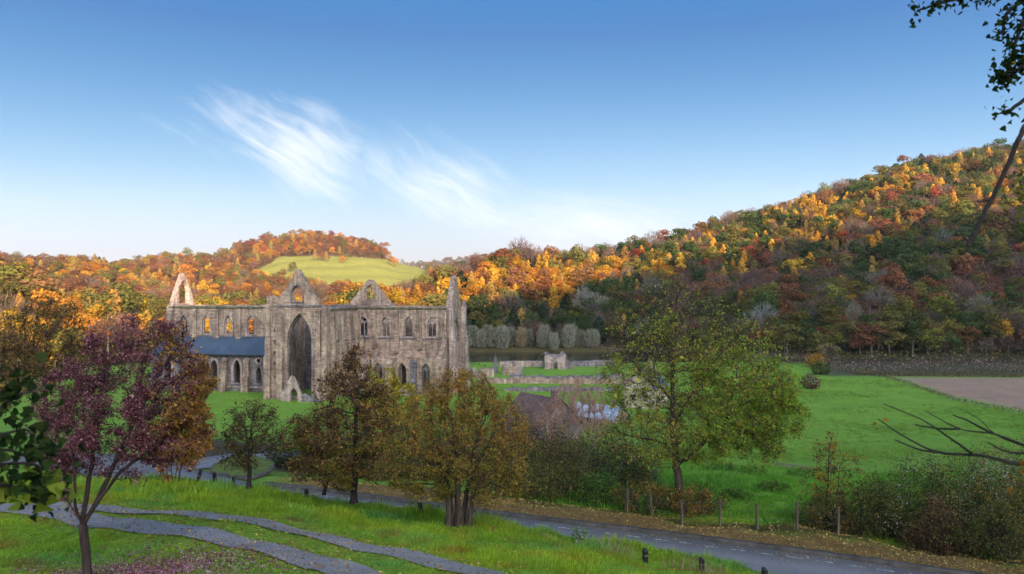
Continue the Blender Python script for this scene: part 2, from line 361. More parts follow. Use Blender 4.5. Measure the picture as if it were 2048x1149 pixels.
# ------------------------------------------------------------------ terrain near the camera and on the valley floor
def tps_fit(pts):
    A = np.array([[ (px - CX) / F * 1.5, math.log(d), CAMZ + (CY - py) / F * d] for px, py, d in pts])
    q = A[:, :2]; n = len(q)
    r = np.linalg.norm(q[:, None] - q[None], axis=2); K = np.where(r > 0, r * r * np.log(np.maximum(r, 1e-9)), 0) + np.eye(n) * 2e-3
    Pm = np.hstack([np.ones((n, 1)), q]); M = np.zeros((n + 3, n + 3)); M[:n, :n] = K; M[:n, n:] = Pm; M[n:, :n] = Pm.T
    return q, np.linalg.solve(M, np.concatenate([A[:, 2], np.zeros(3)]))
def zrow(z, d, pxs):      # control points at world height z, distance d
    return [(px, CY + (CAMZ - z) / d * F, d) for px in pxs]
CTRL = [ # terrace and tracks
    (175, 1165, 16), (-200, 1150, 16), (700, 1149, 15.5), (560, 1110, 17), (380, 1065, 19), (200, 1045, 20.2), (50, 1022, 22), (-150, 1010, 23),
    (210, 1020, 21.8), (480, 1040, 20.8), (700, 1090, 18.6), (960, 1148, 16.6), (1150, 1190, 16), (1500, 1240, 16),
    # crest of the bank
    (-200, 975, 32), (100, 968, 32), (300, 970, 31), (500, 987, 29.5), (700, 1026, 27), (850, 1049, 25.5), (1000, 1064, 24), (1150, 1095, 22.8), (1300, 1130, 21.8), (1430, 1160, 21), (1650, 1200, 20.5), (2000, 1290, 20),
    # verge and beyond
    (1700, 1085, 33), (1353, 1042, 36.5), (1000, 1000, 39.5), (725, 970, 42), (2048, 1130, 31), (2300, 1170, 29),
    (1500, 1010, 40), (1500, 960, 50), (1750, 990, 52), (1200, 975, 48), (1000, 955, 55), (2048, 1010, 52), (600, 940, 60), (450, 905, 70),
    (1700, 950, 76), (2048, 940, 80), (1300, 915, 85), (1000, 890, 90), (700, 880, 95), (440, 870, 128), (300, 875, 110), (100, 880, 90), (-200, 890, 80),
    (1800, 850, 156), (2048, 835, 165), (1500, 850, 150)]
CTRL += zrow(25.3, 1.2, (-600, 500, 1024, 1600, 2600)) + zrow(24.2, 5, (-400, 600, 1500, 2500)) + zrow(22.4, 10, (-300, 500, 1024, 1600, 2300))
for dd in (190, 230, 300, 380): CTRL += zrow(0.0, dd, (-600, -200, 200, 600, 1000, 1400, 1800, 2200, 2600))
TQ, TW = tps_fit(CTRL)
def tps(x, y):
    x = np.asarray(x, float); y = np.asarray(y, float); yc = np.clip(y, 1.2, 400); k = np.clip(x / yc, -1.0, 1.0)
    u = np.stack([k.ravel() * 1.5, np.log(yc).ravel()], 1); out = np.empty(len(u))
    for i in range(0, len(u), 20000):
        c = u[i:i + 20000]; r2 = ((c[:, None] - TQ[None]) ** 2).sum(2); Kk = 0.5 * r2 * np.log(np.maximum(r2, 1e-18))
        out[i:i + 20000] = Kk @ TW[:len(TQ)] + TW[-3] + c @ TW[-2:]
    return out.reshape(x.shape)
def w2d(lst): return [(P(px, py, d).x, d, P(px, py, d).z) for px, py, d in lst]
def smooth_line(p, n=8):
    p = np.asarray(p, float); out = []
    for i in range(len(p) - 1):
        a, b, c, d = p[max(i - 1, 0)], p[i], p[i + 1], p[min(i + 2, len(p) - 1)]
        for k in range(n):
            t = k / n; out.append(0.5 * (2 * b + (c - a) * t + (2 * a - 5 * b + 4 * c - d) * t * t + (3 * b - a - 3 * c + d) * t ** 3))
    out.append(p[-1]); return np.array(out)
KERBLINE = smooth_line(w2d([(60, 903, 58.5), (200, 907, 57), (330, 920, 54.5), (415, 944, 49.8), (510, 968, 43.5), (625, 981, 41.2), (725, 995, 39.6), (939, 1024, 37.0), (1000, 1032, 36.3), (1353, 1075, 33.2), (1700, 1121, 30.6), (2048, 1170, 28.4), (2600, 1235, 26), (3400, 1325, 23)]), 8)
def offset_line(line, dist):
    t = np.gradient(line[:, :2], axis=0); t /= np.linalg.norm(t, axis=1)[:, None]; nrm = np.stack([t[:, 1], -t[:, 0]], 1)   # to the camera side
    o = line.copy(); o[:, :2] += nrm * dist; return o
ROADW = 5.4
ROAD_C = offset_line(KERBLINE, ROADW / 2)
def line_dist(x, y, line):
    x = np.asarray(x, float).ravel(); y = np.asarray(y, float).ravel(); bd = np.full(len(x), 1e9); bz = np.zeros(len(x))
    for a, b in zip(line[:-1], line[1:]):
        dx, dy = b[0] - a[0], b[1] - a[1]; L = dx * dx + dy * dy
        t = np.clip(((x - a[0]) * dx + (y - a[1]) * dy) / max(L, 1e-9), 0, 1)
        dd = np.hypot(x - a[0] - t * dx, y - a[1] - t * dy); z = a[2] + t * (b[2] - a[2]); m = dd < bd
        bd[m] = dd[m]; bz[m] = z[m]
    return bd, bz
TRK1 = smooth_line(w2d([(-200, 1005, 24), (60, 1012, 23), (210, 1020, 21.8), (480, 1041, 20.8), (700, 1092, 18.6), (960, 1148, 16.6), (1150, 1200, 15.2)]), 14)
TRK2 = smooth_line(w2d([(-200, 1024, 22.5), (60, 1025, 21.9), (200, 1046, 20.2), (380, 1068, 19), (560, 1112, 17.2), (700, 1152, 15.6), (800, 1200, 14.2)]), 14)
SIDE_C = smooth_line(w2d([(372, 938, 53.0), (430, 922, 58.5), (520, 912, 62), (640, 908, 66)]), 6)
SIDEW = 3.6
def sstep(a, b, x):
    t = np.clip((x - a) / (b - a), 0, 1); return t * t * (3 - 2 * t)
def ground_z(x, y):
    x = np.asarray(x, float); y = np.asarray(y, float); sh = x.shape
    z = tps(x, y).ravel(); xf, yf = x.ravel(), y.ravel()
    z = z + 0.10 * (np.sin(xf * .9 + 1.3 * np.sin(yf * .7)) * np.sin(yf * 1.1 + xf * .35)) * sstep(20, 26, yf) * (1 - sstep(60, 90, yf)) \
          + 0.25 * np.sin(xf * .21 + 2) * np.sin(yf * .17) * sstep(45, 80, yf) * (1 - sstep(170, 190, yf)) \
          + 0.05 * np.sin(xf * 1.7 + yf) * np.sin(yf * 2.1 - xf * .6) * (1 - sstep(28, 34, yf))
    nb = (yf < 37) & (yf > 13)
    if nb.any():
        xb, yb = xf[nb], yf[nb]; d1, _ = line_dist(xb, yb, TRK1); d2, _ = line_dist(xb, yb, TRK2); mk_ = sstep(.6, 1.9, np.minimum(d1, d2))
        nn = np.array([mnoise.noise(Vector((a * .42, b * .55, 3.3))) + .55 * mnoise.noise(Vector((a * 1.05, b * 1.2, 8.1))) for a, b in zip(xb, yb)]) if len(xb) < 400000 else 0
        z[nb] += (.12 + .14 * sstep(22, 26, yb)) * mk_ * (nn - .25)
    near = (yf < 75) & (yf > 12)
    if near.any():
        bd, bz = line_dist(xf[near], yf[near], ROAD_C); f = 1 - sstep(ROADW / 2 + .4, ROADW / 2 + 3.0, bd)
        zz = z[near] * (1 - f) + (bz - 0.06) * f
        bd, bz = line_dist(xf[near], yf[near], SIDE_C); f = 1 - sstep(SIDEW / 2 + .3, SIDEW / 2 + 2.2, bd)
        z[near] = zz * (1 - f) + (bz - 0.07) * f
    riv = sstep(287, 293, yf) * (1 - sstep(344, 352, yf)) * (1 - sstep(70, 84, xf))
    return (z - 3.0 * riv).reshape(sh)
def gz(x, y): return float(ground_z(np.array([x]), np.array([y]))[0])
def G(px, d):
    """a point on the ground straight under pixel column px at distance d"""
    x = (px - CX) / F * d; return Vector((x, d, gz(x, d)))

# zone colours of the ground
GRASS_C, FIELD_C, LITTER_C, PLOUGH_C, WOOD_C = (0.22, 0.33, 0.035), (0.18, 0.33, 0.045), (0.22, 0.145, 0.06), (0.36, 0.245, 0.19), (0.05, 0.042, 0.022)
def zone_color(x, y):
    k = x / y * F + CX; c = np.tile(np.array(GRASS_C), (len(x), 1))
    def put(mask, col):
        nonlocal c
        m = mask[:, None]; c = c * (1 - m) + np.array(col) * m
    put(sstep(38, 46, y), FIELD_C)
    bd, _ = line_dist(x, y, KERBLINE); bd[y > 75] = 99
    side = y - np.interp(x, KERBLINE[:, 0], KERBLINE[:, 1])
    put((1 - sstep(2.3, 3.6, bd)) * (side > 0) * sstep(520, 640, k), LITTER_C)
    put((1 - sstep(3.4, 5.0, bd)) * sstep(2.6, 3.4, bd) * (side > 0) * sstep(520, 640, k), (0.06, 0.06, 0.025))
    # worn earth path across the field and bare patches
    pth = smooth_line(w2d([(1560, 905, 85), (1620, 930, 79), (1700, 942, 77), (1800, 962, 74)]), 6); b2, _ = line_dist(x, y, pth)
    put(1 - sstep(1.2, 2.4, b2), (0.22, 0.15, 0.14))
    # ploughed field
    t = sstep(1770, 1785, k) * sstep(0, 6, y - np.interp(k, [1770, 1900, 2048, 2300], [243, 196, 172, 150])) * (1 - sstep(232, 242, y))
    put(t, PLOUGH_C)
    put(sstep(236, 246, y) * sstep(1600, 1680, k), (0.08, 0.09, 0.05))
    put(sstep(268, 290, y) * (1 - sstep(930, 960, k) * (1 - sstep(1500, 1560, k)) * (1 - sstep(345, 352, y))), WOOD_C)
    put(sstep(284, 290, y) * sstep(900, 930, k) * (1 - sstep(1500, 1560, k)), (0.085, 0.075, 0.035))
    # dark overgrown bank between the road and the abbey meadow
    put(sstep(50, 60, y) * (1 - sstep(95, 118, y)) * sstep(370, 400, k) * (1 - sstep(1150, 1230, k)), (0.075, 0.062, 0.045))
    # rusty litter under the red tree
    return np.clip(c, 0, 1)
def set_zone(me, cols):
    a = me.color_attributes.new('zone', 'FLOAT_COLOR', 'POINT'); a.data.foreach_set('color', np.hstack([cols, np.ones((len(cols), 1))]).astype(np.float32).ravel())
def grid_faces(ny, nx):
    i = np.arange(ny - 1)[:, None] * nx + np.arange(nx - 1)[None]; i = i.ravel()
    return np.stack([i, i + 1, i + nx + 1, i + nx], 1)
yrow = np.concatenate([np.linspace(1.2, 12, 30)[:-1], np.linspace(12, 46, 190)[:-1], np.geomspace(46, 430, 200)])
kcol = np.concatenate([-np.geomspace(10, 0.72, 40)[:-1], np.linspace(-0.72, 0.72, 420), np.geomspace(0.72, 10, 40)[1:]])
YY, KK = np.meshgrid(yrow, kcol, indexing='ij'); XX = YY * KK
ZZ = ground_z(XX, YY)
me = new_mesh('ground', np.stack([XX.ravel(), YY.ravel(), ZZ.ravel()], 1), grid_faces(*YY.shape), GROUND, True)
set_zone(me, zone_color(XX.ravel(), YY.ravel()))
tag(link('ground', me), kind='structure')

def ribbon(name, line, width, mat, lift=0.0, followground=False, nx=7, camber=0.0):
    a, b = offset_line(line, -width / 2), offset_line(line, width / 2); v = []
    for i in range(len(line)):
        for j in range(nx):
            t = j / (nx - 1); p = a[i] * (1 - t) + b[i] * t; v.append(p)
    v = np.array(v)
    if followground:
        e_ = np.array([[mnoise.noise(Vector((p[0] * 1.1, p[1] * 1.1, q * 7.))) + .6 * mnoise.noise(Vector((p[0] * 3.1, p[1] * 3.1, q * 5.))) for q in (1, 2)] for p in line]); tt_ = np.linspace(-1, 1, nx)[None]
        amp_ = np.where(tt_ < 0, -tt_ * e_[:, :1], tt_ * e_[:, 1:]) * .05; dr_ = (b - a)[:, None, :2] / width; v[:, :2] += (dr_ * (amp_ * np.sign(tt_))[:, :, None]).reshape(-1, 2)
    if followground: v[:, 2] = ground_z(v[:, 0], v[:, 1]) + lift
    else: v[:, 2] += lift
    me = new_mesh(name, v, grid_faces(len(line), nx), mat, True)
    tt_ = np.linspace(-1, 1, nx); wv = .80 + .34 * np.exp(-((np.abs(tt_) - .42) / .22) ** 2) + .12 * np.exp(-(tt_ / .16) ** 2) - .18 * np.abs(tt_) ** 4
    set_zone(me, np.tile(np.repeat(wv[:, None], 3, 1), (len(line), 1))); return tag(link(name, me), kind='structure')
ribbon('road', smooth_line(ROAD_C, 2), ROADW, ASPHALT, nx=19)
ribbon('side_road', smooth_line(SIDE_C, 3), SIDEW, ASPHALT, 0.012)
# kerb along the far side, gutter markings, kerb round the grass island
def kerb_strip(name, line, w=0.28, h=0.14):
    a, b = offset_line(line, 0.0), offset_line(line, -w); v = []
    for i in range(len(line)):
        jt = 0.012 * math.sin(i * 1.7)
        for q, dz in ((a, -0.05), (a, h + jt), (b, h + jt), (b, -0.1)): v.append((q[i][0], q[i][1], q[i][2] + dz))
    return tag(link(name, new_mesh(name, np.array(v), grid_faces(len(line), 4), KERB)), kind='structure')
i0 = int(np.argmin(np.abs(KERBLINE[:, 0] - P(520, 960, 43).x)))
kerb_strip('kerb', smooth_line(KERBLINE[i0:], 3))
isl = [(418, 945, 49.0), (430, 935, 52), (475, 929, 55), (540, 934, 53), (545, 950, 48.5), (500, 964, 45.0), (450, 955, 47.5)]
il = smooth_line(w2d(isl + isl[:1]), 5); il[:, 2] = np.array([line_dist([p[0]], [p[1]], ROAD_C)[1][0] for p in il]) + 0.05
kerb_strip('island_kerb', il[::-1], 0.25, 0.10)
cen = il.mean(0); vv = [tuple(cen + np.array((0, 0, 0.2)))] + [tuple(p + np.array((0, 0, 0.09))) for p in il]
me = new_mesh('grass_island', vv, [(0, i, i + 1) for i in range(1, len(vv) - 1)], GROUND); set_zone(me, np.tile(np.array((0.13, 0.17, 0.045)), (len(vv), 1)))
tag(link('grass_island', me), kind='structure')
mk = MB(); ml = smooth_line(offset_line(KERBLINE[i0:], 0.62), 8); acc = 0; on = None
for a, b in zip(ml[:-1], ml[1:]):
    acc += math.dist(a[:2], b[:2]); ph = acc % 1.05
    if ph < .55:
        d = (b - a)[:2]; d /= np.linalg.norm(d); nn = np.array((d[1], -d[0])) * 0.045
        mk.poly([(a[0] + nn[0], a[1] + nn[1], a[2] + .008), (b[0] + nn[0], b[1] + nn[1], b[2] + .008), (b[0] - nn[0], b[1] - nn[1], b[2] + .008), (a[0] - nn[0], a[1] - nn[1], a[2] + .008)], [(0, 3, 2, 1)])
tag(mk.build('road_markings', PAINT), kind='structure')
# the two wheel tracks on the terrace
ribbon('wheel_track_path', TRK1, 0.84, GRAVEL, 0.035, True, 6)
ribbon('wheel_track_path', TRK2, 0.86, GRAVEL, 0.035, True, 6)

# river behind the abbey
me = new_mesh('river_water', [(-260, 284, -1.5), (90, 284, -1.5), (90, 356, -1.5), (-260, 356, -1.5)], [(0, 1, 2, 3)], WATER)
tag(link('river', me), kind='structure')

# ------------------------------------------------------------------ hills
class Hill:
    def __init__(s, name, ridge, foot, fz, power=1.0, drop=0.3, bump=2.5, treeh=10.0):
        s.name = name; r = np.array(ridge, float); s.px = r[:, 0]; s.rd = r[:, 2]; s.rz = CAMZ + (CY - r[:, 1]) / F * r[:, 2] - treeh
        f = np.array(foot, float); s.fpx = f[:, 0]; s.fd = f[:, 1]; s.fz = fz; s.pw = power; s.drop = drop; s.bump = bump
    def lim(s, k):
        p = k * F + CX; return np.interp(p, s.fpx, s.fd), np.interp(p, s.px, s.rd), np.interp(p, s.px, s.rz)
    def z(s, x, y):
        k = x / y; fd, rd, rz = s.lim(k); t = np.clip((y - fd) / (rd - fd), 0, 1); pr = t ** s.pw
        pr = 0.7 * pr + 0.3 * (t * t * (3 - 2 * t))
        n = (np.sin(x * .021 + 1.7) * np.sin(y * .017 + .4) + .5 * np.sin(x * .055 + y * .031) + .4 * np.sin(x * .09 - y * .11 + 2)) * s.bump * np.clip(t * 4, 0, 1)
        return s.fz + (rz - s.fz) * pr - np.clip(y - rd, 0, None) * s.drop + n - 1.5 * (1 - np.clip(t * 20, 0, 1))
    def build(s, klo, khi, nk, nd, color):
        kk = np.linspace(klo, khi, nk); tt = np.linspace(-0.03, 1.6, nd); fd, rd, rz = s.lim(kk)
        Yg = fd[None] + (rd - fd)[None] * tt[:, None]; Xg = Yg * kk[None]; Zg = s.z(Xg, Yg)
        me = new_mesh(s.name, np.stack([Xg.ravel(), Yg.ravel(), Zg.ravel()], 1), grid_faces(nd, nk), HILLMAT, True)
        set_zone(me, color(Xg.ravel(), Yg.ravel(), Zg.ravel())); s.ob = tag(link(s.name, me), kind='structure')
    def points(s, rng, sp, klo, khi, extra=12):
        fd0, rd1 = s.fd.min(), s.rd.max() + extra
        xs = np.arange(klo * rd1, khi * rd1, sp); ys = np.arange(fd0, rd1, sp); gx, gy = np.meshgrid(xs, ys)
        gx = gx + rng.uniform(-.46, .46, gx.shape) * sp; gy = gy + rng.uniform(-.46, .46, gy.shape) * sp
        x, y = gx.ravel(), gy.ravel(); k = x / y; fd, rd, _ = s.lim(k)
        m = (k > klo) & (k < khi) & (y > fd + 1) & (y < rd + extra); x, y = x[m], y[m]
        return x, y, s.z(x, y)
def flat(col): return lambda x, y, z: np.tile(np.array(col), (len(x), 1))

H_RIGHT = Hill('wooded_hill', [(700, 590, 400), (820, 566, 415), (900, 540, 430), (1000, 515, 460), (1150, 502, 500), (1300, 479, 540), (1400, 452, 570), (1500, 427, 600), (1600, 393, 620), (1700, 358, 640), (1800, 325, 660), (1900, 307, 680), (2048, 290, 700), (2300, 258, 720), (2700, 230, 740)],
               [(600, 330), (900, 345), (960, 358), (1200, 356), (1400, 335), (1600, 312), (2100, 306), (2700, 300)], 0.5, 1.0, 0.15, 2.5, 11)
H_RIGHT.build(-0.25, 1.05, 150, 60, flat(WOOD_C))
H_MID = Hill('riverside_rise', [(-700, 470, 380), (-300, 500, 385), (0, 528, 385), (80, 556, 380), (200, 578, 370), (330, 586, 365), (430, 574, 360), (520, 584, 360), (650, 580, 365), (720, 575, 372), (800, 577, 385), (860, 578, 395), (930, 590, 400)],
             [(-700, 235), (0, 250), (300, 285), (700, 300), (930, 330)], 0.0, 0.8, 0.1, 1.5, 15)
H_MID.build(-1.1, -0.06, 110, 40, flat(WOOD_C))
H_LEFT = Hill('left_hill', [(-900, 440, 800), (-400, 475, 800), (0, 495, 810), (100, 497, 820), (170, 506, 835), (230, 517, 850), (330, 521, 860), (450, 532, 870), (650, 550, 880), (900, 575, 880)],
              [(-900, 430), (900, 480)], 5.0, 0.9, 0.35, 4, 15)
H_LEFT.build(-1.25, -0.1, 110, 50, flat(WOOD_C))
H_MEADOW = Hill('meadow_hill', [(0, 540, 1050), (200, 525, 1050), (250, 516, 1050), (330, 507, 1060), (420, 503, 1080), (460, 490, 1090), (500, 476, 1100), (560, 463, 1120), (620, 458, 1130), (700, 468, 1130), (750, 482, 1110), (790, 505, 1080), (850, 523, 1040), (920, 540, 1000), (1100, 570, 980)],
                [(0, 640), (1100, 700)], 4.0, 0.8, 0.3, 2.0, 13)
MEADOW_POLY = [(455, 566), (500, 545), (540, 528), (556, 514), (640, 511), (720, 515), (800, 522), (866, 534), (856, 556), (800, 590), (640, 600), (480, 590)]
def in_poly(px, py, poly):
    c = np.zeros(len(px), bool); n = len(poly)
    for i in range(n):
        (x1, y1), (x2, y2) = poly[i], poly[(i + 1) % n]
        cond = ((y1 > py) != (y2 > py)) & (px < (x2 - x1) * (py - y1) / (y2 - y1 + 1e-9) + x1); c ^= cond
    return c
def proj(x, y, z): return x / y * F + CX, CY - (z - CAMZ) / y * F
def meadow_col(x, y, z):
    px, py = proj(x, y, z); m = in_poly(px, py, MEADOW_POLY)[:, None]
    return np.where(m, np.array((0.23, 0.235, 0.06)), np.array((0.10, 0.055, 0.025)))
H_MEADOW.build(-0.66, 0.03, 200, 90, meadow_col)
H_FAR = Hill('far_ridge', [(600, 545, 2200), (850, 527, 2200), (930, 518, 2250), (1000, 507, 2300), (1080, 503, 2300), (1200, 512, 2300), (1400, 530, 2300)], [(600, 1500), (1400, 1500)], 20, 0.9, 0.1, 6, 8)
H_FAR.build(-0.27, 0.24, 60, 24, flat((0.10, 0.065, 0.05)))
# the hill the camera stands on rises behind it and keeps the low sun off the valley
RX = [-900, -300, -100, -10, 32, 62, 90, 130, 183, 301, 388, 469, 590, 900, 1400]
RZ = [55, 62, 78, 97, 107, 113, 121, 131, 149, 184, 203, 216, 233, 250, 260]
nx_, nd_ = 260, 60; xs = np.linspace(-900, 1400, nx_); tt = np.linspace(0, 1.7, nd_); vs = []
for t in tt:
    yb = 1.4 - 235 * t
    sh = math.tan(SUN_AZ) * (235 * t - 121) if t > 0.55 else 0
    for x in xs:
        xq = x
        zr = float(np.interp(x - math.tan(SUN_AZ) * 114, RX, RZ)) + 114 * math.tan(SUN_EL) / math.cos(SUN_AZ)
        zr += 3.5 * mnoise.noise(Vector((x * .035, yb * .03, 2.0))) + 3.0 * mnoise.noise(Vector((x * .11, yb * .1, 7.0)))
        z0 = 25.2 - 0.0 * abs(x); q = min(t, 1.0); z = z0 + (zr - z0) * (q ** 1.15) - max(0, t - 1) * 60
        vs.append((x, yb, z))
me = new_mesh('hillside_behind', vs, grid_faces(nd_, nx_)[:, ::-1].copy(), HILLMAT, True); set_zone(me, np.tile(np.array((0.07, 0.075, 0.03)), (len(vs), 1)))
tag(link('hillside_behind', me), kind='structure')

# ------------------------------------------------------------------ leaf and tree machinery
def leaf_quads(rng, c, size, nrm=None, spread=1.0, aspect=0.62):
    """kite-shaped leaves at centres c: verts, faces"""
    n = len(c); size = np.broadcast_to(size, (n,)); q = rng.normal(size=(n, 3))
    if nrm is not None: q = nrm + q * spread
    q /= np.linalg.norm(q, axis=1)[:, None] + 1e-9
    a = np.cross(q, rng.normal(size=(n, 3))); a /= np.linalg.norm(a, axis=1)[:, None] + 1e-9; b = np.cross(q, a)
    s = size[:, None]; asp = aspect * rng.uniform(.7, 1.3, (n, 1)); sh = rng.uniform(-.25, .25, (n, 1))
    v = np.stack([c - a * s * .5, c + b * s * asp * .5 + a * s * sh, c + a * s * .5, c - b * s * asp * .5 + a * s * sh], 1)
    return v.reshape(-1, 3), np.arange(n * 4).reshape(n, 4)
def blades(rng, base, dirv, length, width):
    """thin tapering triangles, for twigs and grass"""
    n = len(base); length = np.broadcast_to(length, (n,))[:, None]; width = np.broadcast_to(width, (n,))[:, None]
    d = dirv / (np.linalg.norm(dirv, axis=1)[:, None] + 1e-9); a = np.cross(d, rng.normal(size=(n, 3))); a /= np.linalg.norm(a, axis=1)[:, None] + 1e-9
    v = np.stack([base - a * width * .5, base + a * width * .5, base + d * length], 1)
    return v.reshape(-1, 3), np.arange(n * 3).reshape(n, 3)
def unit_sphere(rng, n):
    v = rng.normal(size=(n, 3)); return v / np.linalg.norm(v, axis=1)[:, None]

# far-tree prototypes, unit height about 1 (scaled by tree height): trunk mesh and crown mesh each
def proto_round(seed, n=430, wide=0.40, base=0.02, q=0.08):
    g = np.random.default_rng(seed); cs, ns = [], []; lobes = []
    for i in range(13):
        th = g.uniform(0, TAU); r = wide * math.sqrt(g.uniform(0, 1)) * .70; z = g.uniform(base + .10, .86); r *= (1 - max(0, z - .5) * 1.25)
        lobes.append((r * math.cos(th), r * math.sin(th), z, g.uniform(.12, .20)))
    for (x, y, z, r) in lobes:
        m = n // len(lobes); u = unit_sphere(g, m); u[:, 2] = np.where(u[:, 2] < -.4, -u[:, 2], u[:, 2])
        cs.append(np.array((x, y, z)) + u * r * g.uniform(.7, 1.05, (m, 1)) * np.array((1.05, 1.05, .85))); ns.append(u)
    c = np.concatenate(cs); nn = np.concatenate(ns); return leaf_quads(g, c, g.uniform(.6, 1.25, len(c)) * q, nn, .55, .8)
def proto_larch(seed, n=460):
    g = np.random.default_rng(seed); z = g.uniform(.10, 1, n) ** 0.8; r = .27 * np.clip(1.02 - z, 0, 1) ** .6 * g.uniform(.45, 1.1, n) * (1 + .2 * np.sin(z * 23 + seed)) + .01
    th = g.uniform(0, TAU, n); c = np.stack([r * np.cos(th), r * np.sin(th), z - r * .25], 1)
    nn = np.stack([np.cos(th), np.sin(th), np.full(n, .5)], 1); return leaf_quads(g, c, g.uniform(.045, .085, n), nn, .5, .75)
def proto_bare(seed, n=520, wide=.36):
    g = np.random.default_rng(seed); u = unit_sphere(g, n); u[:, 2] = np.abs(u[:, 2])
    rr = g.uniform(.25, 1, (n, 1)) ** .5; c = u * rr * np.array((wide, wide, .62)) + np.array((0, 0, .30))
    d = u * np.array((1, 1, .4)) + np.array((0, 0, .8)) + g.normal(size=(n, 3)) * .3
    v, f = blades(g, c, d, g.uniform(.08, .17, n), g.uniform(.008, .017, n)); k = n // 3
    return v, f
def proto_ever(seed, n=520):
    g = np.random.default_rng(seed); u = unit_sphere(g, n); z = (u[:, 2] + 1) / 2
    c = np.stack([u[:, 0] * .27 * (1.15 - z * .7), u[:, 1] * .27 * (1.15 - z * .7), .08 + z * .9], 1) * np.stack([g.uniform(.8, 1.05, n)] * 2 + [np.ones(n)], 1)
    return leaf_quads(g, c, g.uniform(.05, .10, n), u, .5, .7)
def proto_trunk(seed, h=.5, r=.018):
    g = random.Random(seed); b = MB(); b.tube([(0, 0, -.06), (g.uniform(-.01, .01), 0, h * .5), (g.uniform(-.03, .03), g.uniform(-.03, .03), h)], [r * 1.3, r, r * .5], 5, False)
    for i in range(4):
        z = h * g.uniform(.45, .9); th = g.uniform(0, TAU); b.tube([(0, 0, z), (.12 * math.cos(th), .12 * math.sin(th), z + .14)], [r * .5, r * .2], 4, False)
    return np.array(b.v), np.array(b.f)
PROTO_COL = bpy.data.collections.new('tree_prototypes')
PROTO = []      # (kind, trunk mesh, crown mesh)
def add_proto(kind, crown, th, tr, tm=BARK_GREY):
    tv, tf = proto_trunk(len(PROTO) + 50, th, tr); t = new_mesh('trunk', tv, tf, tm, True); c = new_mesh('crown', crown[0], crown[1], CROWN)
    fs = [tuple(f) for f in tf] + [tuple(int(x) + len(tv) for x in f) for f in crown[1]]
    j = new_mesh('tree', np.concatenate([tv, crown[0]]), fs, mats=[tm, CROWN], midx=[0] * len(tf) + [1] * len(crown[1]))
    o = bpy.data.objects.new('proto_%02d' % len(PROTO), j); PROTO_COL.objects.link(o); PROTO.append((kind, t, c))
for i in range(4): add_proto('round', proto_round(i, 1000, .36 + .05 * (i % 3), .02, .055), .5, .018)
for i in range(3): add_proto('larch', proto_larch(20 + i), .9, .011)
for i in range(2): add_proto('bare', proto_bare(30 + i, 620, .32 + .06 * i), .75, .014)
add_proto('ever', proto_ever(40), .3, .016)
PK = {'round': [0, 1, 2, 3], 'larch': [4, 5, 6], 'bare': [7, 8], 'ever': [9]}

def scatter_stuff(name, coll, pts, rotz, scl, idx, tint, label=None):
    """many small things as ONE object: instances on points through geometry nodes"""
    n = len(pts); me = bpy.data.meshes.new(name); me.vertices.add(n); me.vertices.foreach_set('co', np.asarray(pts, np.float32).ravel())
    def at(nm, typ, val, key='value'):
        a = me.attributes.new(nm, typ, 'POINT'); a.data.foreach_set(key, np.ascontiguousarray(val).ravel())
    rot = np.zeros((n, 3), np.float32)
    rotz = np.asarray(rotz)
    if rotz.ndim == 2: rot[:] = rotz
    else: rot[:, 2] = rotz
    at('rot', 'FLOAT_VECTOR', rot, 'vector')
    scl = np.asarray(scl, np.float32); scl = scl if scl.ndim == 2 else np.repeat(scl[:, None], 3, 1)
    at('scl', 'FLOAT_VECTOR', scl.astype(np.float32), 'vector'); at('idx', 'INT', np.asarray(idx, np.int32))
    at('tint', 'FLOAT_COLOR', np.hstack([tint, np.ones((n, 1))]).astype(np.float32), 'color')
    me.update(); o = link(name, me)
    ng = bpy.data.node_groups.new(name, 'GeometryNodeTree'); ng.interface.new_socket('Geometry', in_out='INPUT', socket_type='NodeSocketGeometry'); ng.interface.new_socket('Geometry', in_out='OUTPUT', socket_type='NodeSocketGeometry')
    N = ng.nodes; L = ng.links; gi = N.new('NodeGroupInput'); go = N.new('NodeGroupOutput'); ip = N.new('GeometryNodeInstanceOnPoints'); ci = N.new('GeometryNodeCollectionInfo')
    ci.inputs[0].default_value = coll; ci.inputs[1].default_value = True; ci.inputs[2].default_value = True
    def named(nm, typ):
        a = N.new('GeometryNodeInputNamedAttribute'); a.data_type = typ; a.inputs[0].default_value = nm; return a.outputs[0]
    L.new(gi.outputs[0], ip.inputs['Points']); L.new(ci.outputs[0], ip.inputs['Instance']); ip.inputs['Pick Instance'].default_value = True
    L.new(named('idx', 'INT'), ip.inputs['Instance Index']); L.new(named('scl', 'FLOAT_VECTOR'), ip.inputs['Scale'])
    e2r = N.new('FunctionNodeEulerToRotation'); L.new(named('rot', 'FLOAT_VECTOR'), e2r.inputs[0]); L.new(e2r.outputs[0], ip.inputs['Rotation'])
    L.new(ip.outputs[0], go.inputs[0]); md = o.modifiers.new('scatter', 'NODES'); md.node_group = ng
    return tag(o, label, kind='stuff')

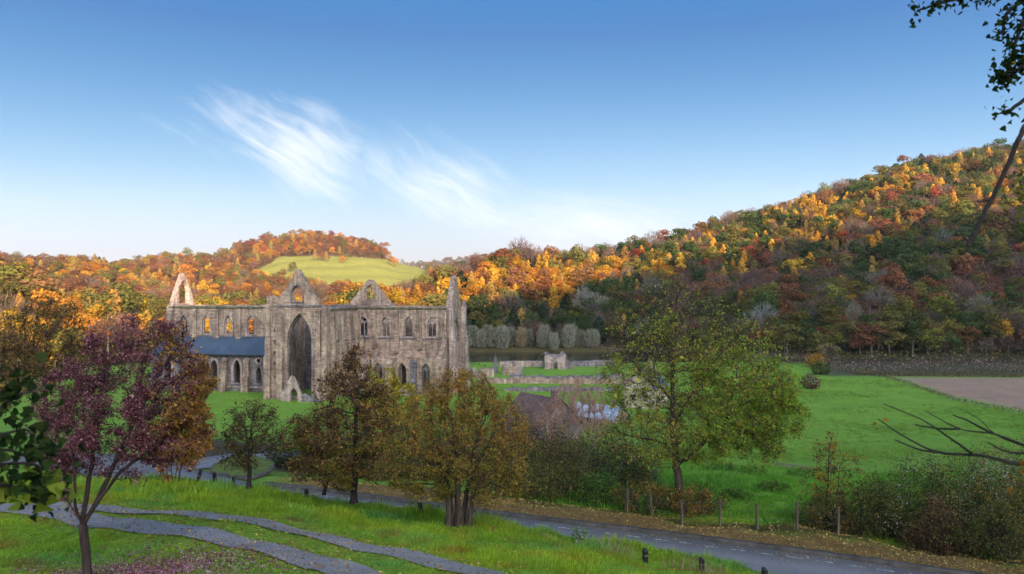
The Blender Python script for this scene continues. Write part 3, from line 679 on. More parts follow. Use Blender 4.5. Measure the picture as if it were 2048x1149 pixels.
# woodland palettes: (kind, colour, words for a tree of that colour)
PAL = {
 'gold': ('round', (0.44, 0.25, 0.03), 'golden yellow tree'), 'amber': ('round', (0.40, 0.17, 0.03), 'amber orange tree'),
 'larch': ('larch', (0.46, 0.25, 0.035), 'slender golden larch'), 'paleLarch': ('larch', (0.30, 0.19, 0.055), 'slender tawny larch'),
 'russet': ('round', (0.19, 0.085, 0.042), 'russet brown beech'), 'red': ('round', (0.26, 0.065, 0.04), 'rust red tree'),
 'olive': ('round', (0.14, 0.125, 0.035), 'olive green tree'), 'green': ('round', (0.06, 0.085, 0.028), 'dark green tree'),
 'lime': ('round', (0.16, 0.18, 0.03), 'yellow green tree'),
 'bare': ('bare', (0.16, 0.105, 0.085), 'bare brown tree'), 'grey': ('bare', (0.19, 0.185, 0.16), 'bare grey tree'), 'yew': ('ever', (0.03, 0.05, 0.026), 'dark evergreen yew')}
def pick(rng, n, weights):
    ks = list(weights); wv = np.array([weights[k] for k in ks], float); return np.array(ks, dtype=object)[rng.choice(len(ks), n, p=wv / wv.sum())]
def clumped(x, y, sc, seed): return np.array([mnoise.noise(Vector((a * sc, b * sc, seed))) for a, b in zip(x, y)])

ORD = 'first second third fourth fifth sixth seventh eighth ninth tenth eleventh twelfth thirteenth fourteenth fifteenth sixteenth seventeenth eighteenth nineteenth twentieth'.split() + ['next'] * 30
NUM = 'none one two three four five six seven eight nine ten eleven twelve thirteen fourteen fifteen sixteen seventeen eighteen nineteen twenty'.split() + ['many'] * 30
def forest(hill, rng, sp, klo, khi, choose, hrange, stuff_name, stuff_label, keep=None, extra=8, n_single=0, visible=None, zones=(), group=''):
    x, y, z = hill.points(rng, sp, klo, khi, extra)
    if keep is not None:
        m = keep(x, y, z); x, y, z = x[m], y[m], z[m]
    kinds = choose(rng, x, y, z); n = len(x)
    h = rng.uniform(*hrange, n) * (.85 + .15 * np.array([k not in ('gold', 'amber') for k in kinds])) * np.exp(rng.normal(0, .14, n)); h *= np.array([{'larch': .92, 'ever': .8, 'bare': .95}.get(PAL[k][0], 1.0) for k in kinds])
    wdt = h * rng.uniform(.85, 1.2, n) * np.array([{'larch': 1.0}.get(PAL[k][0], 1.12) for k in kinds])
    rz = rng.uniform(0, TAU, n); idx = np.array([PK[PAL[k][0]][rng.integers(len(PK[PAL[k][0]]))] for k in kinds])
    tint = np.array([PAL[k][1] for k in kinds]) * rng.uniform(.7, 1.3, (n, 1)) * rng.uniform(.9, 1.1, (n, 3))
    single = np.zeros(n, bool)
    if n_single:
        px, py = proj(x, y, z + h * .6); score = np.where(visible(px, py, x, y), h / y, 0); o = np.argsort(-score)[:n_single]; single[o[score[o] > 0]] = True
    named = []
    for i in np.nonzero(single)[0]:
        _, tm, cm = PROTO[idx[i]]; words_ = PAL[kinds[i]][2]; nm = {'larch': 'larch_tree', 'ever': 'yew_tree', 'bare': 'bare_tree'}.get(PAL[kinds[i]][0], 'woodland_tree')
        t = thing(nm, words_, 'tree', (x[i], y[i], z[i]), (words_ + 's').replace('beechs', 'beeches').replace('larchs', 'larches') + group, rz[i]); named.append((t, words_, float(px[i]), float(y[i]))); t.scale = (wdt[i], wdt[i], h[i])
        link('trunk', tm, t); c = link('crown', cm, t); c['tint'] = [float(v) for v in tint[i]]
    sets = {}
    for t, wd_, p_, y_ in named:
        zn = next((zz[2] for zz in zones if p_ < zz[0] and y_ < zz[1]), zones[-1][2]); sets.setdefault((wd_, zn), []).append((p_, t))
    for (wd_, zn), lst in sets.items():
        lst.sort(key=lambda q: q[0])
        for r_, (p_, t) in enumerate(lst):
            t['label'] = wd_ + ' ' + zn if len(lst) == 1 else '%s, %s from left of %s %s' % (wd_, ORD[r_], NUM[len(lst)], zn)
    m = ~single
    scatter_stuff(stuff_name, PROTO_COL, np.stack([x, y, z], 1)[m], rz[m], np.stack([wdt, wdt, h], 1)[m], idx[m], tint[m], stuff_label)
    return n

def ch_right(rng, x, y, z):
    n = len(x); px, py = proj(x, y, z); fd, rd, rz = H_RIGHT.lim(x / y); t = np.clip((y - fd) / (rd - fd), 0, 1)
    a = clumped(x, y, .02, 3.0); b = clumped(x, y, .035, 9.0); out = pick(rng, n, {'olive': 3.2, 'green': 4.5, 'bare': 2.6, 'russet': .8, 'yew': 2.8, 'paleLarch': .8, 'grey': .6})
    up = pick(rng, n, {'larch': 2.6, 'paleLarch': 2.2, 'gold': 1.3, 'amber': .8, 'russet': 1.6, 'olive': 3.4, 'green': 3.4, 'yew': 3, 'bare': 3.0, 'red': .25})
    gold = pick(rng, n, {'larch': 3, 'gold': 3, 'amber': 3, 'paleLarch': 2, 'russet': 1.5, 'olive': .8, 'yew': .8})
    low = pick(rng, n, {'olive': 3.5, 'lime': .8, 'bare': 2.4, 'grey': 1.0, 'russet': 1.2, 'green': 3, 'gold': .25})
    purple = pick(rng, n, {'bare': 3.5, 'russet': 2.5, 'red': .25, 'olive': 2, 'green': 1})
    top = pick(rng, n, {'bare': 5, 'russet': 1.6, 'olive': 3, 'green': 1.5, 'amber': .5, 'yew': 1.2})
    out = np.where(t + a * .25 > .42, up, out); out = np.where((px < 1150) & (t + .2 * a > .45), gold, out)
    out = np.where((t < .24 + .12 * b) & (px > 1480), low, out); out = np.where((b > .18) & (t < .6) & (px > 1350), purple, out); out = np.where(t > .93, top, out)
    return out
vis_right = lambda px, py, x, y: (px > 925) & (px < 2080) & (py < 705) & ~((px > 1185) & (px < 1600) & (py > 640)) & (rngv_right(px, py, y))
def rngv_right(px, py, y): return y < 470
nR = forest(H_RIGHT, np.random.default_rng(5), 6.1, -.15, .72, ch_right, (9, 15), 'hillside_woodland', 'mixed autumn woodland covering the upper slope of the hill', extra=14,
       n_single=170, visible=vis_right, zones=[(1190, 385, 'low on the hill behind the willows'), (1190, 999, 'higher on the hill behind the willows'), (1600, 360, 'low on the hill behind the ash'), (1600, 999, 'higher on the hill behind the ash'), (1800, 335, 'low on the hill above the purplish hedge'), (1800, 999, 'higher on the hill above the purplish hedge'), (9999, 335, 'low on the hill beyond the plough land'), (9999, 9999, 'higher on the hill beyond the plough land')], group=' at the foot of the hill')
def ch_mid(rng, x, y, z):
    n = len(x); px, py = proj(x, y, z); b = clumped(x, y, .03, 4.0)
    l = pick(rng, n, {'gold': 2.6, 'amber': 2.2, 'paleLarch': 1.5, 'larch': 1, 'russet': 1.6, 'olive': 2.2, 'bare': .8})
    r = pick(rng, n, {'gold': 3.8, 'amber': 2.2, 'olive': 1.2, 'russet': .6, 'green': .5})
    return np.where(px < 330, l, r)
vis_mid = lambda px, py, x, y: (px > 0) & (px < 905) & (py < 640) & ((py < 605) | (px < 330))
nM = forest(H_MID, np.random.default_rng(6), 9.0, -.74, -.075, ch_mid, (11, 18), 'riverside_woodland', 'yellow and orange woodland rising behind the abbey', extra=20,
       n_single=120, visible=vis_mid, zones=[(175, 9999, 'in the wood behind the bare roadside tree'), (345, 9999, 'in the wood left of the sunlit gable'), (555, 9999, 'in the wood behind the aisle roof'), (700, 9999, 'in the wood behind the transept gable'), (9999, 9999, 'in the wood behind the broken gable')], group=' in the wood behind the abbey')
def ch_left(rng, x, y, z):
    n = len(x); b = clumped(x, y, .012, 4.0); a = pick(rng, n, {'amber': 3, 'russet': 3, 'gold': 1, 'paleLarch': 2, 'olive': 1}); c = pick(rng, n, {'olive': 2, 'bare': 2, 'russet': 2, 'yew': 1})
    return np.where(b > .12, c, a)
nL = forest(H_LEFT, np.random.default_rng(8), 11.5, -.72, -.1, ch_left, (11, 16), 'distant_woodland', 'rust coloured woodland on the far left hillside', extra=30)
def keep_meadow(x, y, z):
    px, py = proj(x, y, z); pe, pf = proj(x, y, z + 4); inn = in_poly(px, py, MEADOW_POLY); return ~inn | (clumped(x, y, .02, 1.0) > .40)
def ch_meadow(rng, x, y, z):
    n = len(x); px, py = proj(x, y, z); b = clumped(x, y, .01, 4.0)
    cap = pick(rng, n, {'russet': 5, 'amber': 3, 'red': 1, 'paleLarch': 1, 'olive': .6}); a = pick(rng, n, {'russet': 3, 'bare': 2, 'olive': 2, 'amber': 2, 'gold': 1, 'paleLarch': 1.5})
    return np.where((py < 515) & (px > 470), cap, a)
nH = forest(H_MEADOW, np.random.default_rng(9), 11.5, -.66, -.04, ch_meadow, (10, 15), 'hilltop_woodland', 'rust brown beech wood capping the hill above the pale meadow', keep=keep_meadow, extra=40)
nF = forest(H_FAR, np.random.default_rng(10), 24, -.2, .2, lambda r, x, y, z: pick(r, len(x), {'russet': 2, 'bare': 3, 'olive': 1}), (12, 18), 'ridge_woodland', 'bluish woodland on the farthest ridge', extra=60)
print('trees', nR, nM, nL, nH, nF)

# ------------------------------------------------------------------ the abbey church (metres: s along it, t across it, z up)
rnd = random.Random(3)
ABBEY = thing('abbey_ruin', 'roofless grey stone abbey church with tall pointed windows and gables', 'abbey', (-59.5, 193.0, 0.0), None, math.radians(-11))
SB_L, SB_R = (-34.3, -27.6, -21.0, -14.4), (17.6, 23.7, 29.9, 36.1)   # bay centres of the clerestory
S_W, S_E = -38.9, 40.2
def quad(s0, s1, z0, z1, nt=26, amp=.12):
    """wall outline with an uneven head"""
    return [(s0, z0), (s1, z0)] + rough((s1, z1), (s0, z1), nt, amp, rnd) + [(s0, z1)]
def tracery(name, cx, z0, zs, w, zt, parent, plane, at, mat=STONE_PALE, lights=2, circle=True):
    """mullions and pierced head that fill a pointed window"""
    W_ = w + .16; out = arch(cx, z0 - .05, zs, W_, zt + .09); holes = []; lw = (w - .16 * (lights + 1)) / lights
    for i in range(lights):
        lx = cx - w / 2 + .16 + lw / 2 + i * (lw + .16); holes.append(arch(lx, z0 + .12, zs - .1, lw, zs + lw * .75 - .1, 4))
    if circle:
        r = w * .19; zc = zs + (zt - zs) * .55; holes.append([(cx + r * math.cos(TAU * k / 10), zc + r * math.sin(TAU * k / 10)) for k in range(10)])
    return panel(name, out, holes, .16, mat, parent, plane, at)
def surround(cx, z0, zs, w, zt, parent, plane, at, th=.3, e=.38, mat=STONE_PALE):
    o = arch(cx, z0 - .25, zs, w + 2 * e, zt + e * 1.15); h = arch(cx, z0, zs, w, zt); return panel('window_surround', o, [h], th, mat, parent, plane, at)

# clerestory walls: near (t = 19) and far (t = 30)
def clerestory(t, near):
    for (s0, s1, bays, nt) in ((S_W, .4, SB_L, 40), (15.4, S_E, SB_R, 30)):
        holes = [arch(c, 14.2, 17.2, 2.3, 19.4) for c in bays]
        holes += [arch(c, .01, 6.2, 4.4, 8.9) for c in bays]
        wall = panel('clerestory_wall', quad(s0, s1, 0, 21.9, nt), holes, 1.1, STONE, ABBEY, 'sz', t)
        for i, c in enumerate(bays):
            if near: surround(c, 14.2, 17.2, 2.3, 19.4, wall, 'sz', t - .62)
            if near and not (s0 > 0 and i == 2): tracery('tracery', c, 14.2, 17.2, 2.3, 19.4, wall, 'sz', t, lights=2 if i % 2 == 0 or s0 > 0 else 1, circle=(i % 2 == 0))
        b = MB()
        if near:
            b.box(s0 + .1, s1 - .1, t - .95, t - .52, 21.35, 21.75); b.build('parapet_course', MOSSY, ABBEY)
            b = MB(); b.box(s0 + .1, s1 - .1, t - .78, t - .53, 13.55, 13.85); b.build('string_course', STONE_GREY, ABBEY)
            edges = [(a + c) / 2 for a, c in zip(bays[:-1], bays[1:])] + ([s0 + .9, s1 - 1.3] if s0 < 0 else [s0 + .5, s1 - .6])
            for e in edges:
                b = MB(); wd = rnd.uniform(.45, .55); zb = 9.9 if s0 < 0 else rnd.uniform(9.8, 11.8)
                b.box(e - wd, e + wd, t - 1.15, t - .54, zb, 20.6, .7); b.box(e - wd - .12, e + wd + .12, t - 1.4, t - .53, zb - .2, 13.4, .5); b.build('buttress', STONE, ABBEY)
clerestory(19, True); clerestory(30, False)
# aisles: near (roofed to the east, broken to the west) and far
for (s0, s1, bays, top) in ((S_W, .2, (-34.3, -27.4, -20.9, -14.4, -8.3), 9.6), (15.6, S_E, (17.8, 24.2, 30.5, 36.7), 9.3)):
    left = s0 < 0
    holes = [arch(c, 2.1, 5.9, 1.95 if left else 2.3, 8.1) for c in bays[:4]]
    if left: holes += [arch(-8.3, 2.1, 4.6, 1.5, 6.3, 5), [(-8.3 + .55 * math.cos(TAU * k / 12), 7.9 + .55 * math.sin(TAU * k / 12)) for k in range(12)]]
    wall = panel('aisle_wall', quad(s0, s1, -1.0, top, 30, .04 if left else .35), holes, 1.0, STONE_GREY if left else STONE, ABBEY, 'sz', 12)
    for i, c in enumerate(bays[:4]):
        surround(c, 2.1, 5.9, 1.95 if left else 2.3, 8.1, wall, 'sz', 11.42, .3, .62 if left else .4, STONE_PALE if left else STONE)
        if not left and i % 2: tracery('tracery', c, 2.1, 5.9, 2.3, 8.1, wall, 'sz', 12.1, STONE_GREY, 2, False)
    if left:
        ring = [(-8.3 + .95 * math.cos(TAU * k / 14), 7.9 + .95 * math.sin(TAU * k / 14)) for k in range(14)]
        panel('oculus_ring', ring, [[(-8.3 + .55 * math.cos(TAU * k / 14), 7.9 + .55 * math.sin(TAU * k / 14)) for k in range(14)]], .25, STONE_PALE, ABBEY, 'sz', 11.4)
    for e in [(a + c) / 2 for a, c in zip(bays[:-1], bays[1:])] + [bays[0] - 3.3]:
        b = MB(); b.box(e - .75, e + .75, 10.3, 11.48, -1.2, 7.8, .9); b.box(e - .95, e + .95, 9.5, 10.28, -1.2, 3.6, .7); b.build('buttress', STONE if rnd.random() < .6 else STONE_GREY, ABBEY)
    b = MB(); b.box(s0, s1, 11.05, 11.46, .9, 1.25); b.build('plinth_course', STONE_PALE, ABBEY)
    panel('aisle_wall', quad(s0, s1, 0, 9.0, 30, .3), [arch(c, 2.1, 5.9, 2, 8.1) for c in bays], 1.0, STONE, ABBEY, 'sz', 37)
rf = MB(); rf.poly([(S_W + .1, 10.7, 9.55), (.1, 10.7, 9.55), (.1, 18.5, 13.5), (S_W + .1, 18.5, 13.5), (S_W + .1, 10.7, 9.35), (.1, 10.7, 9.35), (.1, 18.5, 13.3), (S_W + .1, 18.5, 13.3)],
    [(0, 1, 2, 3), (7, 6, 5, 4), (0, 4, 5, 1), (1, 5, 6, 2), (2, 6, 7, 3), (3, 7, 4, 0)])
roof = rf.build('aisle_roof', SLATE, ABBEY)
sm = MB(); q = S_W + .7
while q < -.3:
    sm.poly([(q - .04, 10.66, 9.57), (q + .04, 10.66, 9.57), (q + .04, 18.46, 13.52), (q - .04, 18.46, 13.52), (q - .04, 10.66, 9.64), (q + .04, 10.66, 9.64), (q + .04, 18.46, 13.59), (q - .04, 18.46, 13.59)],
        [(4, 5, 6, 7), (0, 4, 7, 3), (1, 2, 6, 5), (0, 1, 5, 4)]); q += .62
o = sm.build('roof_seams', SLATE, roof); o['kind'] = 'stuff'
b = MB(); b.box(S_W + .1, .1, 10.45, 10.68, 9.2, 9.5); b.build('gutter', BLACKPOST, ABBEY)

# south transept: front with the great window, gable, stair turret, flank walls
TF = [(0, -1.4), (15.8, -1.4), (15.8, 22.3), (13.6, 22.6)] + rough((13.6, 22.9), (8.3, 31.0), 8, .12, rnd) + [(8.3, 31.0), (7.6, 31.0)] + rough((7.3, 30.6), (2.6, 23.0), 8, .12, rnd) + [(2.6, 22.9), (0, 24.7)]
TF = [(0, -1.4), (15.8, -1.4), (15.8, 22.3), (13.7, 22.5)] + rough((13.6, 23.0), (8.4, 31.1), 8, .1, rnd) + [(8.3, 31.2), (7.7, 31.2)] + rough((7.5, 30.7), (2.7, 23.2), 8, .1, rnd) + [(2.6, 24.6), (1.4, 24.9), (0, 24.7)]
BIGW = arch(8.65, .6, 14.2, 6.3, 20.6, 12); GW = arch(8.0, 23.5, 25.6, 2.9, 27.4, 6)
slits = [[(1.95, z), (2.3, z), (2.3, z + .95), (1.95, z + .95)] for z in (4.6, 8.0, 10.6, 13.2, 15.9)]
tw = panel('transept_wall', TF, [BIGW, GW] + slits, 1.5, STONE, ABBEY, 'sz', .75)
tw['label'] = 'transept front with one huge pointed window'
surround(8.65, .6, 14.2, 6.3, 20.6, tw, 'sz', -.1, .3, .7, STONE)
surround(8.65, .6, 14.2, 5.5, 19.9, tw, 'sz', .9, .6, .42, STONE_SHADE)  # inner ring of the great window, interior shade put into its colour
surround(8.0, 23.5, 25.6, 2.9, 27.4, tw, 'sz', -.08, .2, .3, STONE_GREY)
tracery('tracery', 8.0, 23.5, 25.6, 2.9, 27.4, tw, 'sz', .9, STONE, 2, True)
b = MB(); b.box(2.7, 15.9, -.35, -.01, 22.3, 22.75); b.build('gable_course', STONE_GREY, ABBEY)
for (s0, s1, z1) in ((-.05, 1.3, 22.0), (3.2, 4.6, 21.0), (13.0, 14.2, 21.2), (14.6, 15.85, 22.0)):
    b = MB(); b.box(s0, s1, -.75, -.02, -1.5, z1, .6); b.box(s0 - .12, s1 + .12, -1.2, -.77, -1.5, z1 * .45, .6); b.build('buttress', STONE, ABBEY)
for q_ in (4.95, 5.2, 12.1, 12.35):
    b = MB(); b.tube([(q_, -.32, -1.2), (q_, -.32, 14.2)], [.11, .11], 8); b.build('jamb_shaft', STONE_PALE, ABBEY)
for q_ in (4.72, 12.62):
    b = MB(); b.box(q_ - .12, q_ + .12, -.3, -.02, -1.2, 21.6); b.build('pilaster', STONE_PALE, ABBEY)
for (a_, c_) in ((1.31, 1.62), (2.62, 3.15)):
    b = MB(); z_ = -1.2
    while z_ < 21.5: b.box(a_, c_ - (.12 if int(z_ * 2) % 2 else 0), -.06, -.008, z_, z_ + .5); z_ += .56
    o = b.build('quoin_stones', STONE_PALE, ABBEY); o['kind'] = 'stuff'
# flanks of the transept
hl = [arch(c, 14.2, 17.3, 1.5, 19.4) for c in (4.6, 9.8, 14.8)]
fl = panel('transept_flank', [(1.5, -1.2), (18.4, -1.2)] + rough((18.4, 22.0), (1.5, 22.0), 16, .12, rnd) + [(1.5, 22.0)], hl + [arch(c, 1.5, 6.5, 2.2, 9.0) for c in (4.6, 9.8)], 1.2, STONE, ABBEY, 'tz', 15.2)
for c in (4.6, 9.8, 14.8): surround(c, 14.2, 17.3, 1.5, 19.4, fl, 'tz', 15.87, .2, .32)
for c in (2.1, 7.2, 12.3, 17.2):
    b = MB(); b.box(15.82, 16.7, c - .5, c + .5, -1.2, 20.8); b.build('buttress', STONE, ABBEY)
b = MB(); b.box(15.82, 16.1, 1.5, 18.4, 21.3, 21.75); b.build('parapet_course', MOSSY, ABBEY)
b = MB(); b.box(15.82, 16.05, 2.7, 17.0, 13.5, 13.8); b.build('string_course', STONE_GREY, ABBEY)
panel('transept_flank', [(1.5, -1.2), (18.4, -1.2)] + rough((18.4, 22.0), (1.5, 22.0), 16, .12, rnd) + [(1.5, 22.0)], hl + [arch(c, 1.5, 6.5, 2.6, 10.0) for c in (4.6, 9.8, 14.6)], 1.2, STONE, ABBEY, 'tz', .6)
# crossing arches, far transept and its gable
for t in (19.2, 29.8): panel('crossing_arch', [(.9, 0), (14.9, 0), (14.9, 21.9), (.9, 21.9)], [arch(7.9, .01, 12.0, 9.6, 19.6, 10)], 1.3, STONE_GREY, ABBEY, 'sz', t)
for s in (1.0, 14.8): panel('crossing_arch', [(19.9, 0), (29.1, 0), (29.1, 21.8), (19.9, 21.8)], [arch(24.5, .01, 13, 6.6, 19.6, 10)], 1.3, STONE_GREY, ABBEY, 'tz', s)
NF = [(0, 0), (15.8, 0), (15.8, 22.0), (14.5, 22.2)] + rough((14.4, 22.4), (9.2, 28.6), 7, .25, rnd) + [(8.9, 29.0), (7.4, 29.3), (6.6, 28.2)] + rough((6.0, 27.2), (1.6, 22.2), 7, .2, rnd) + [(1.4, 22.0), (0, 22.0)]
panel('transept_wall', NF, [arch(7.9, 4.0, 11.0, 4.6, 16.0, 8), arch(8.0, 23.3, 25.4, 2.9, 27.7, 6), [(3.2, 0.01), (5.2, .01), (5.2, 3.2), (3.2, 3.2)]], 1.4, STONE, ABBEY, 'sz', 48.3)
tracery('tracery', 8.0, 23.3, 25.4, 2.9, 27.7, ABBEY, 'sz', 48.3, STONE, 2, True)
tracery('tracery', 7.9, 4.0, 11.0, 4.6, 16.0, ABBEY, 'sz', 48.3, STONE_GREY, 3, True)
for s in (.6, 15.2): panel('transept_flank', [(30.6, 0), (47.5, 0)] + rough((47.5, 21.8), (30.6, 21.8), 16, .15, rnd) + [(30.6, 21.8)], [arch(c, 14.2, 17.3, 1.5, 19.4) for c in (34, 39, 44)], 1.2, STONE, ABBEY, 'tz', s)
# east wall with the tall sunlit gable, west wall with the spire-like gable
EG = [(18.4, 0), (30.6, 0), (30.6, 21.6), (29.8, 22.0)] + rough((29.7, 22.4), (25.3, 30.2), 7, .1, rnd) + [(25.0, 30.9), (24.1, 30.9)] + rough((23.8, 30.3), (19.3, 22.3), 7, .1, rnd) + [(19.2, 21.9), (18.4, 21.6)]
panel('east_gable', EG, [arch(24.5, 3.0, 12.0, 8.2, 19.8, 10), arch(24.6, 22.4, 25.6, 4.7, 29.0, 6)], 1.3, STONE_PALE, ABBEY, 'tz', S_W)
tracery('tracery', 24.5, 3.0, 12.0, 8.2, 19.8, ABBEY, 'tz', S_W, STONE_GREY, 2, True)
panel('aisle_gable', [(11.6, -.5), (18.3, -.5), (18.3, 13.2), (11.6, 9.4)], [arch(15.2, 2.2, 5.6, 2.2, 8.0)], 1.0, STONE, ABBEY, 'tz', S_W)
WG = [(18.4, 0), (30.6, 0), (30.6, 21.8), (29.4, 22.0)] + rough((29.2, 22.4), (25.0, 29.4), 7, .1, rnd) + [(24.7, 30.0), (24.3, 30.0)] + rough((24.0, 29.2), (19.8, 22.4), 7, .1, rnd) + [(19.6, 22.0), (18.4, 21.8)]
panel('west_gable', WG, [arch(24.5, 4.6, 12.4, 7.6, 19.0, 10), arch(23.2, .01, 2.2, 1.5, 3.6, 5), arch(25.8, .01, 2.2, 1.5, 3.6, 5), arch(24.5, 23.0, 24.6, 1.1, 26.0, 5)], 1.5, STONE, ABBEY, 'tz', S_E)
tracery('tracery', 24.5, 4.6, 12.4, 7.6, 19.0, ABBEY, 'tz', S_E, STONE_PALE, 4, True)
panel('aisle_gable', [(11.6, -.8), (18.3, -.8), (18.3, 14.0), (17.2, 13.0), (15.9, 12.3), (14.7, 11.0), (13.2, 10.2), (11.6, 9.2)], [arch(15.0, 2.5, 5.6, 2.0, 7.6)], 1.2, STONE, ABBEY, 'tz', S_E - .4)
for (t0, top) in ((17.4, 21.7), (29.6, 21.7)):
    b = MB(); b.box(S_E + .78, S_E + 1.75, t0, t0 + 1.9, -1, top, .4); b.box(S_E + 1.77, S_E + 2.3, t0 + .15, t0 + 1.75, -1, top * .62, .3); b.box(S_E + 2.32, S_E + 2.8, t0 + .25, t0 + 1.65, -1, top * .3, .3)
    for (a, c, zc) in ((S_E + 1.26, t0 + .95, top),):
        k = len(b.v); b.poly([(a - .42, c - .8, zc + .2), (a + .42, c - .8, zc + .2), (a + .42, c + .8, zc + .4), (a - .42, c + .8, zc + .4), (a, c, zc + 2.3)], [(0, 1, 4), (1, 2, 4), (2, 3, 4), (3, 0, 4)])
    b.build('west_turret', STONE_PALE, ABBEY)
for (t0) in (11.2,):
    b = MB(); b.box(S_E + .25, S_E + 1.6, t0, t0 + 1.5, -1, 8.6, .5); b.build('buttress', STONE, ABBEY)
# porch and broken walls at the transept foot
PG = [(5.5, -1.6), (11.0, -1.6), (11.0, .6), (10.3, 2.6), (9.4, 4.4), (8.6, 6.0), (8.2, 6.1), (7.2, 4.4), (6.2, 2.6), (5.5, 1.6)]
pw = panel('porch_gable', PG, [arch(8.9, -1.5, 1.5, 1.9, 3.2, 6)], .9, STONE_PALE, ABBEY, 'sz', -3.2)
panel('porch_wall', [(-2.75, -1.6), (-1.25, -1.6), (-1.25, 2.4), (-2.75, 1.9)], [], .8, STONE_PALE, ABBEY, 'tz', 5.9)
panel('porch_wall', [(-2.75, -1.6), (-1.25, -1.6), (-1.25, 1.6), (-2.75, .8)], [], .8, STONE, ABBEY, 'tz', 10.6)
panel('ruined_footing', [(11.1, -1.7), (15.9, -1.7), (15.9, 1.0)] + rough((15.5, .8), (11.1, 2.0), 8, .3, rnd) + [(11.1, 1.5)], [], .9, STONE_GREY, ABBEY, 'sz', -3.6)
# ------------------------------------------------------------------ cloister ruins beyond the west front
def ruin(label, pts, h, th=.9, mat=STONE, amp=.25, name='ruined_wall', cat='ruined wall', group='low broken walls of the monastery'):
    """a broken wall that runs through ground points, heights h given per point"""
    mbv = []; mb = MB(); rows = []
    P2 = []
    for (a, b_, ha, hb) in zip(pts[:-1], pts[1:], h[:-1], h[1:]):
        n = max(2, int((b_ - a).length / .9))
        for i in range(n): P2.append((a.lerp(b_, i / n), ha + (hb - ha) * i / n))
    P2.append((pts[-1], h[-1])); base = P2[0][0].copy()
    for i, (p, hh) in enumerate(P2):
        d = P2[min(i + 1, len(P2) - 1)][0] - P2[max(i - 1, 0)][0]; nn = Vector((-d.y, d.x, 0)).normalized() * th / 2; hz = hh + rnd.uniform(-amp, amp) * min(1, hh); q = p - base
        j = rnd.uniform(-.12, .12)
        rows.append([q + nn * 1.1 + Vector((0, 0, -.6)), q + nn * (1 + j) + Vector((0, 0, hz)), q - nn * (1 + j) + Vector((0, 0, hz * rnd.uniform(.9, 1))), q - nn * 1.1 + Vector((0, 0, -.6))])
    vs = [tuple(v) for r in rows for v in r]; fs = []
    for i in range(len(rows) - 1):
        for k in range(3): a0 = i * 4 + k; fs.append((a0, a0 + 1, a0 + 5, a0 + 4))
    e = (len(rows) - 1) * 4; fs += [(3, 2, 1, 0), (e, e + 1, e + 2, e + 3)]
    return tag(link(name, new_mesh(name, vs, fs, mat), None, base), label, cat, group)
ruin('long pinkish wall foundation across the cloister, the second from the near lawn', [G(955, 224), G(1090, 224), G(1262, 222)], [1.3, 1.6, 1.4], 1.4, STONE, .5)
ruin('low grey rubble wall in the middle of the cloister lawn', [G(1020, 236), G(1110, 235), G(1250, 236)], [1.0, .7, 1.2], 2.0, STONE_GREY, .4)
ruin('nearest low wall footing along the dark green lawn', [G(1010, 208), G(1130, 207), G(1235, 208)], [.7, 1.2, .8], 1.6, STONE_GREY, .4)
ruin('low pale footing running back towards the doorway ruin', [G(1032, 225), G(1036, 240), G(1042, 258)], [1.0, .8, 1.4], 1.2, STONE_PALE, .4)
ruin('straight boundary wall by the river bank left of the small doorway ruin', [G(1000, 270), G(1086, 270)], [1.9, 2.0], .9, STONE_PALE, .1)
ruin('straight boundary wall by the river bank right of the small doorway ruin', [G(1142, 270), G(1230, 272)], [1.9, 2.2], .9, STONE_GREY, .1)
ruin('tallest lone wall stump standing before the dark river', [G(985, 250), G(991, 250), G(996, 250)], [2.2, 6.4, 2.4], 1.2, STONE_GREY, .3, 'wall_stump', 'wall stump', 'stumps of broken walls')
ruin('jagged block of broken wall near the foot of the west turret', [G(935, 240), G(958, 238), G(985, 240)], [3.0, 1.8, 3.0], 1.8, STONE, .9, 'wall_stump', 'wall stump', 'stumps of broken walls')
ruin('squat broken wall block right of the lone stump', [G(1006, 246), G(1018, 245), G(1031, 246)], [3.2, 2.0, 3.4], 1.6, STONE, .5, 'wall_stump', 'wall stump', 'stumps of broken walls')
c0 = G(1111, 262)
gh = thing('doorway_ruin', 'small square roofless stone ruin with a dark doorway on the lawn', 'ruined house', c0)
panel('front_wall', [(-3.6, -.6), (3.2, -.6), (3.2, 5.2), (2.6, 4.6), (1.4, 3.9), (-.2, 3.6), (-1.6, 4.0), (-2.4, 4.6), (-3.6, 4.4)], [[(-.6, -.5), (.7, -.5), (.7, 2.6), (.05, 3.0), (-.6, 2.6)]], .8, STONE_PALE, gh, 'sz', 0)
panel('rear_wall', [(-3.6, -.6), (4.0, -.6), (4.0, 4.2), (2.6, 5.6), (1.6, 4.4), (-1.6, 4.4), (-2.6, 5.2), (-3.6, 5.0)], [], .8, STONE_GREY, gh, 'sz', 6)
panel('side_wall', [(.45, -.6), (5.55, -.6), (5.55, 4.4), (3.0, 3.4), (.45, 4.4)], [], .8, STONE_GREY, gh, 'tz', -3.2)
panel('side_wall', [(.45, -.6), (5.55, -.6), (5.55, 4.0), (3.0, 2.8), (.45, 4.6)], [], .8, STONE, gh, 'tz', 2.8)
panel('broken_spur', [(3.3, -.6), (5.8, -.6), (5.6, 1.2), (4.6, 2.6), (3.3, 3.4)], [], .8, STONE_GREY, gh, 'sz', .3)

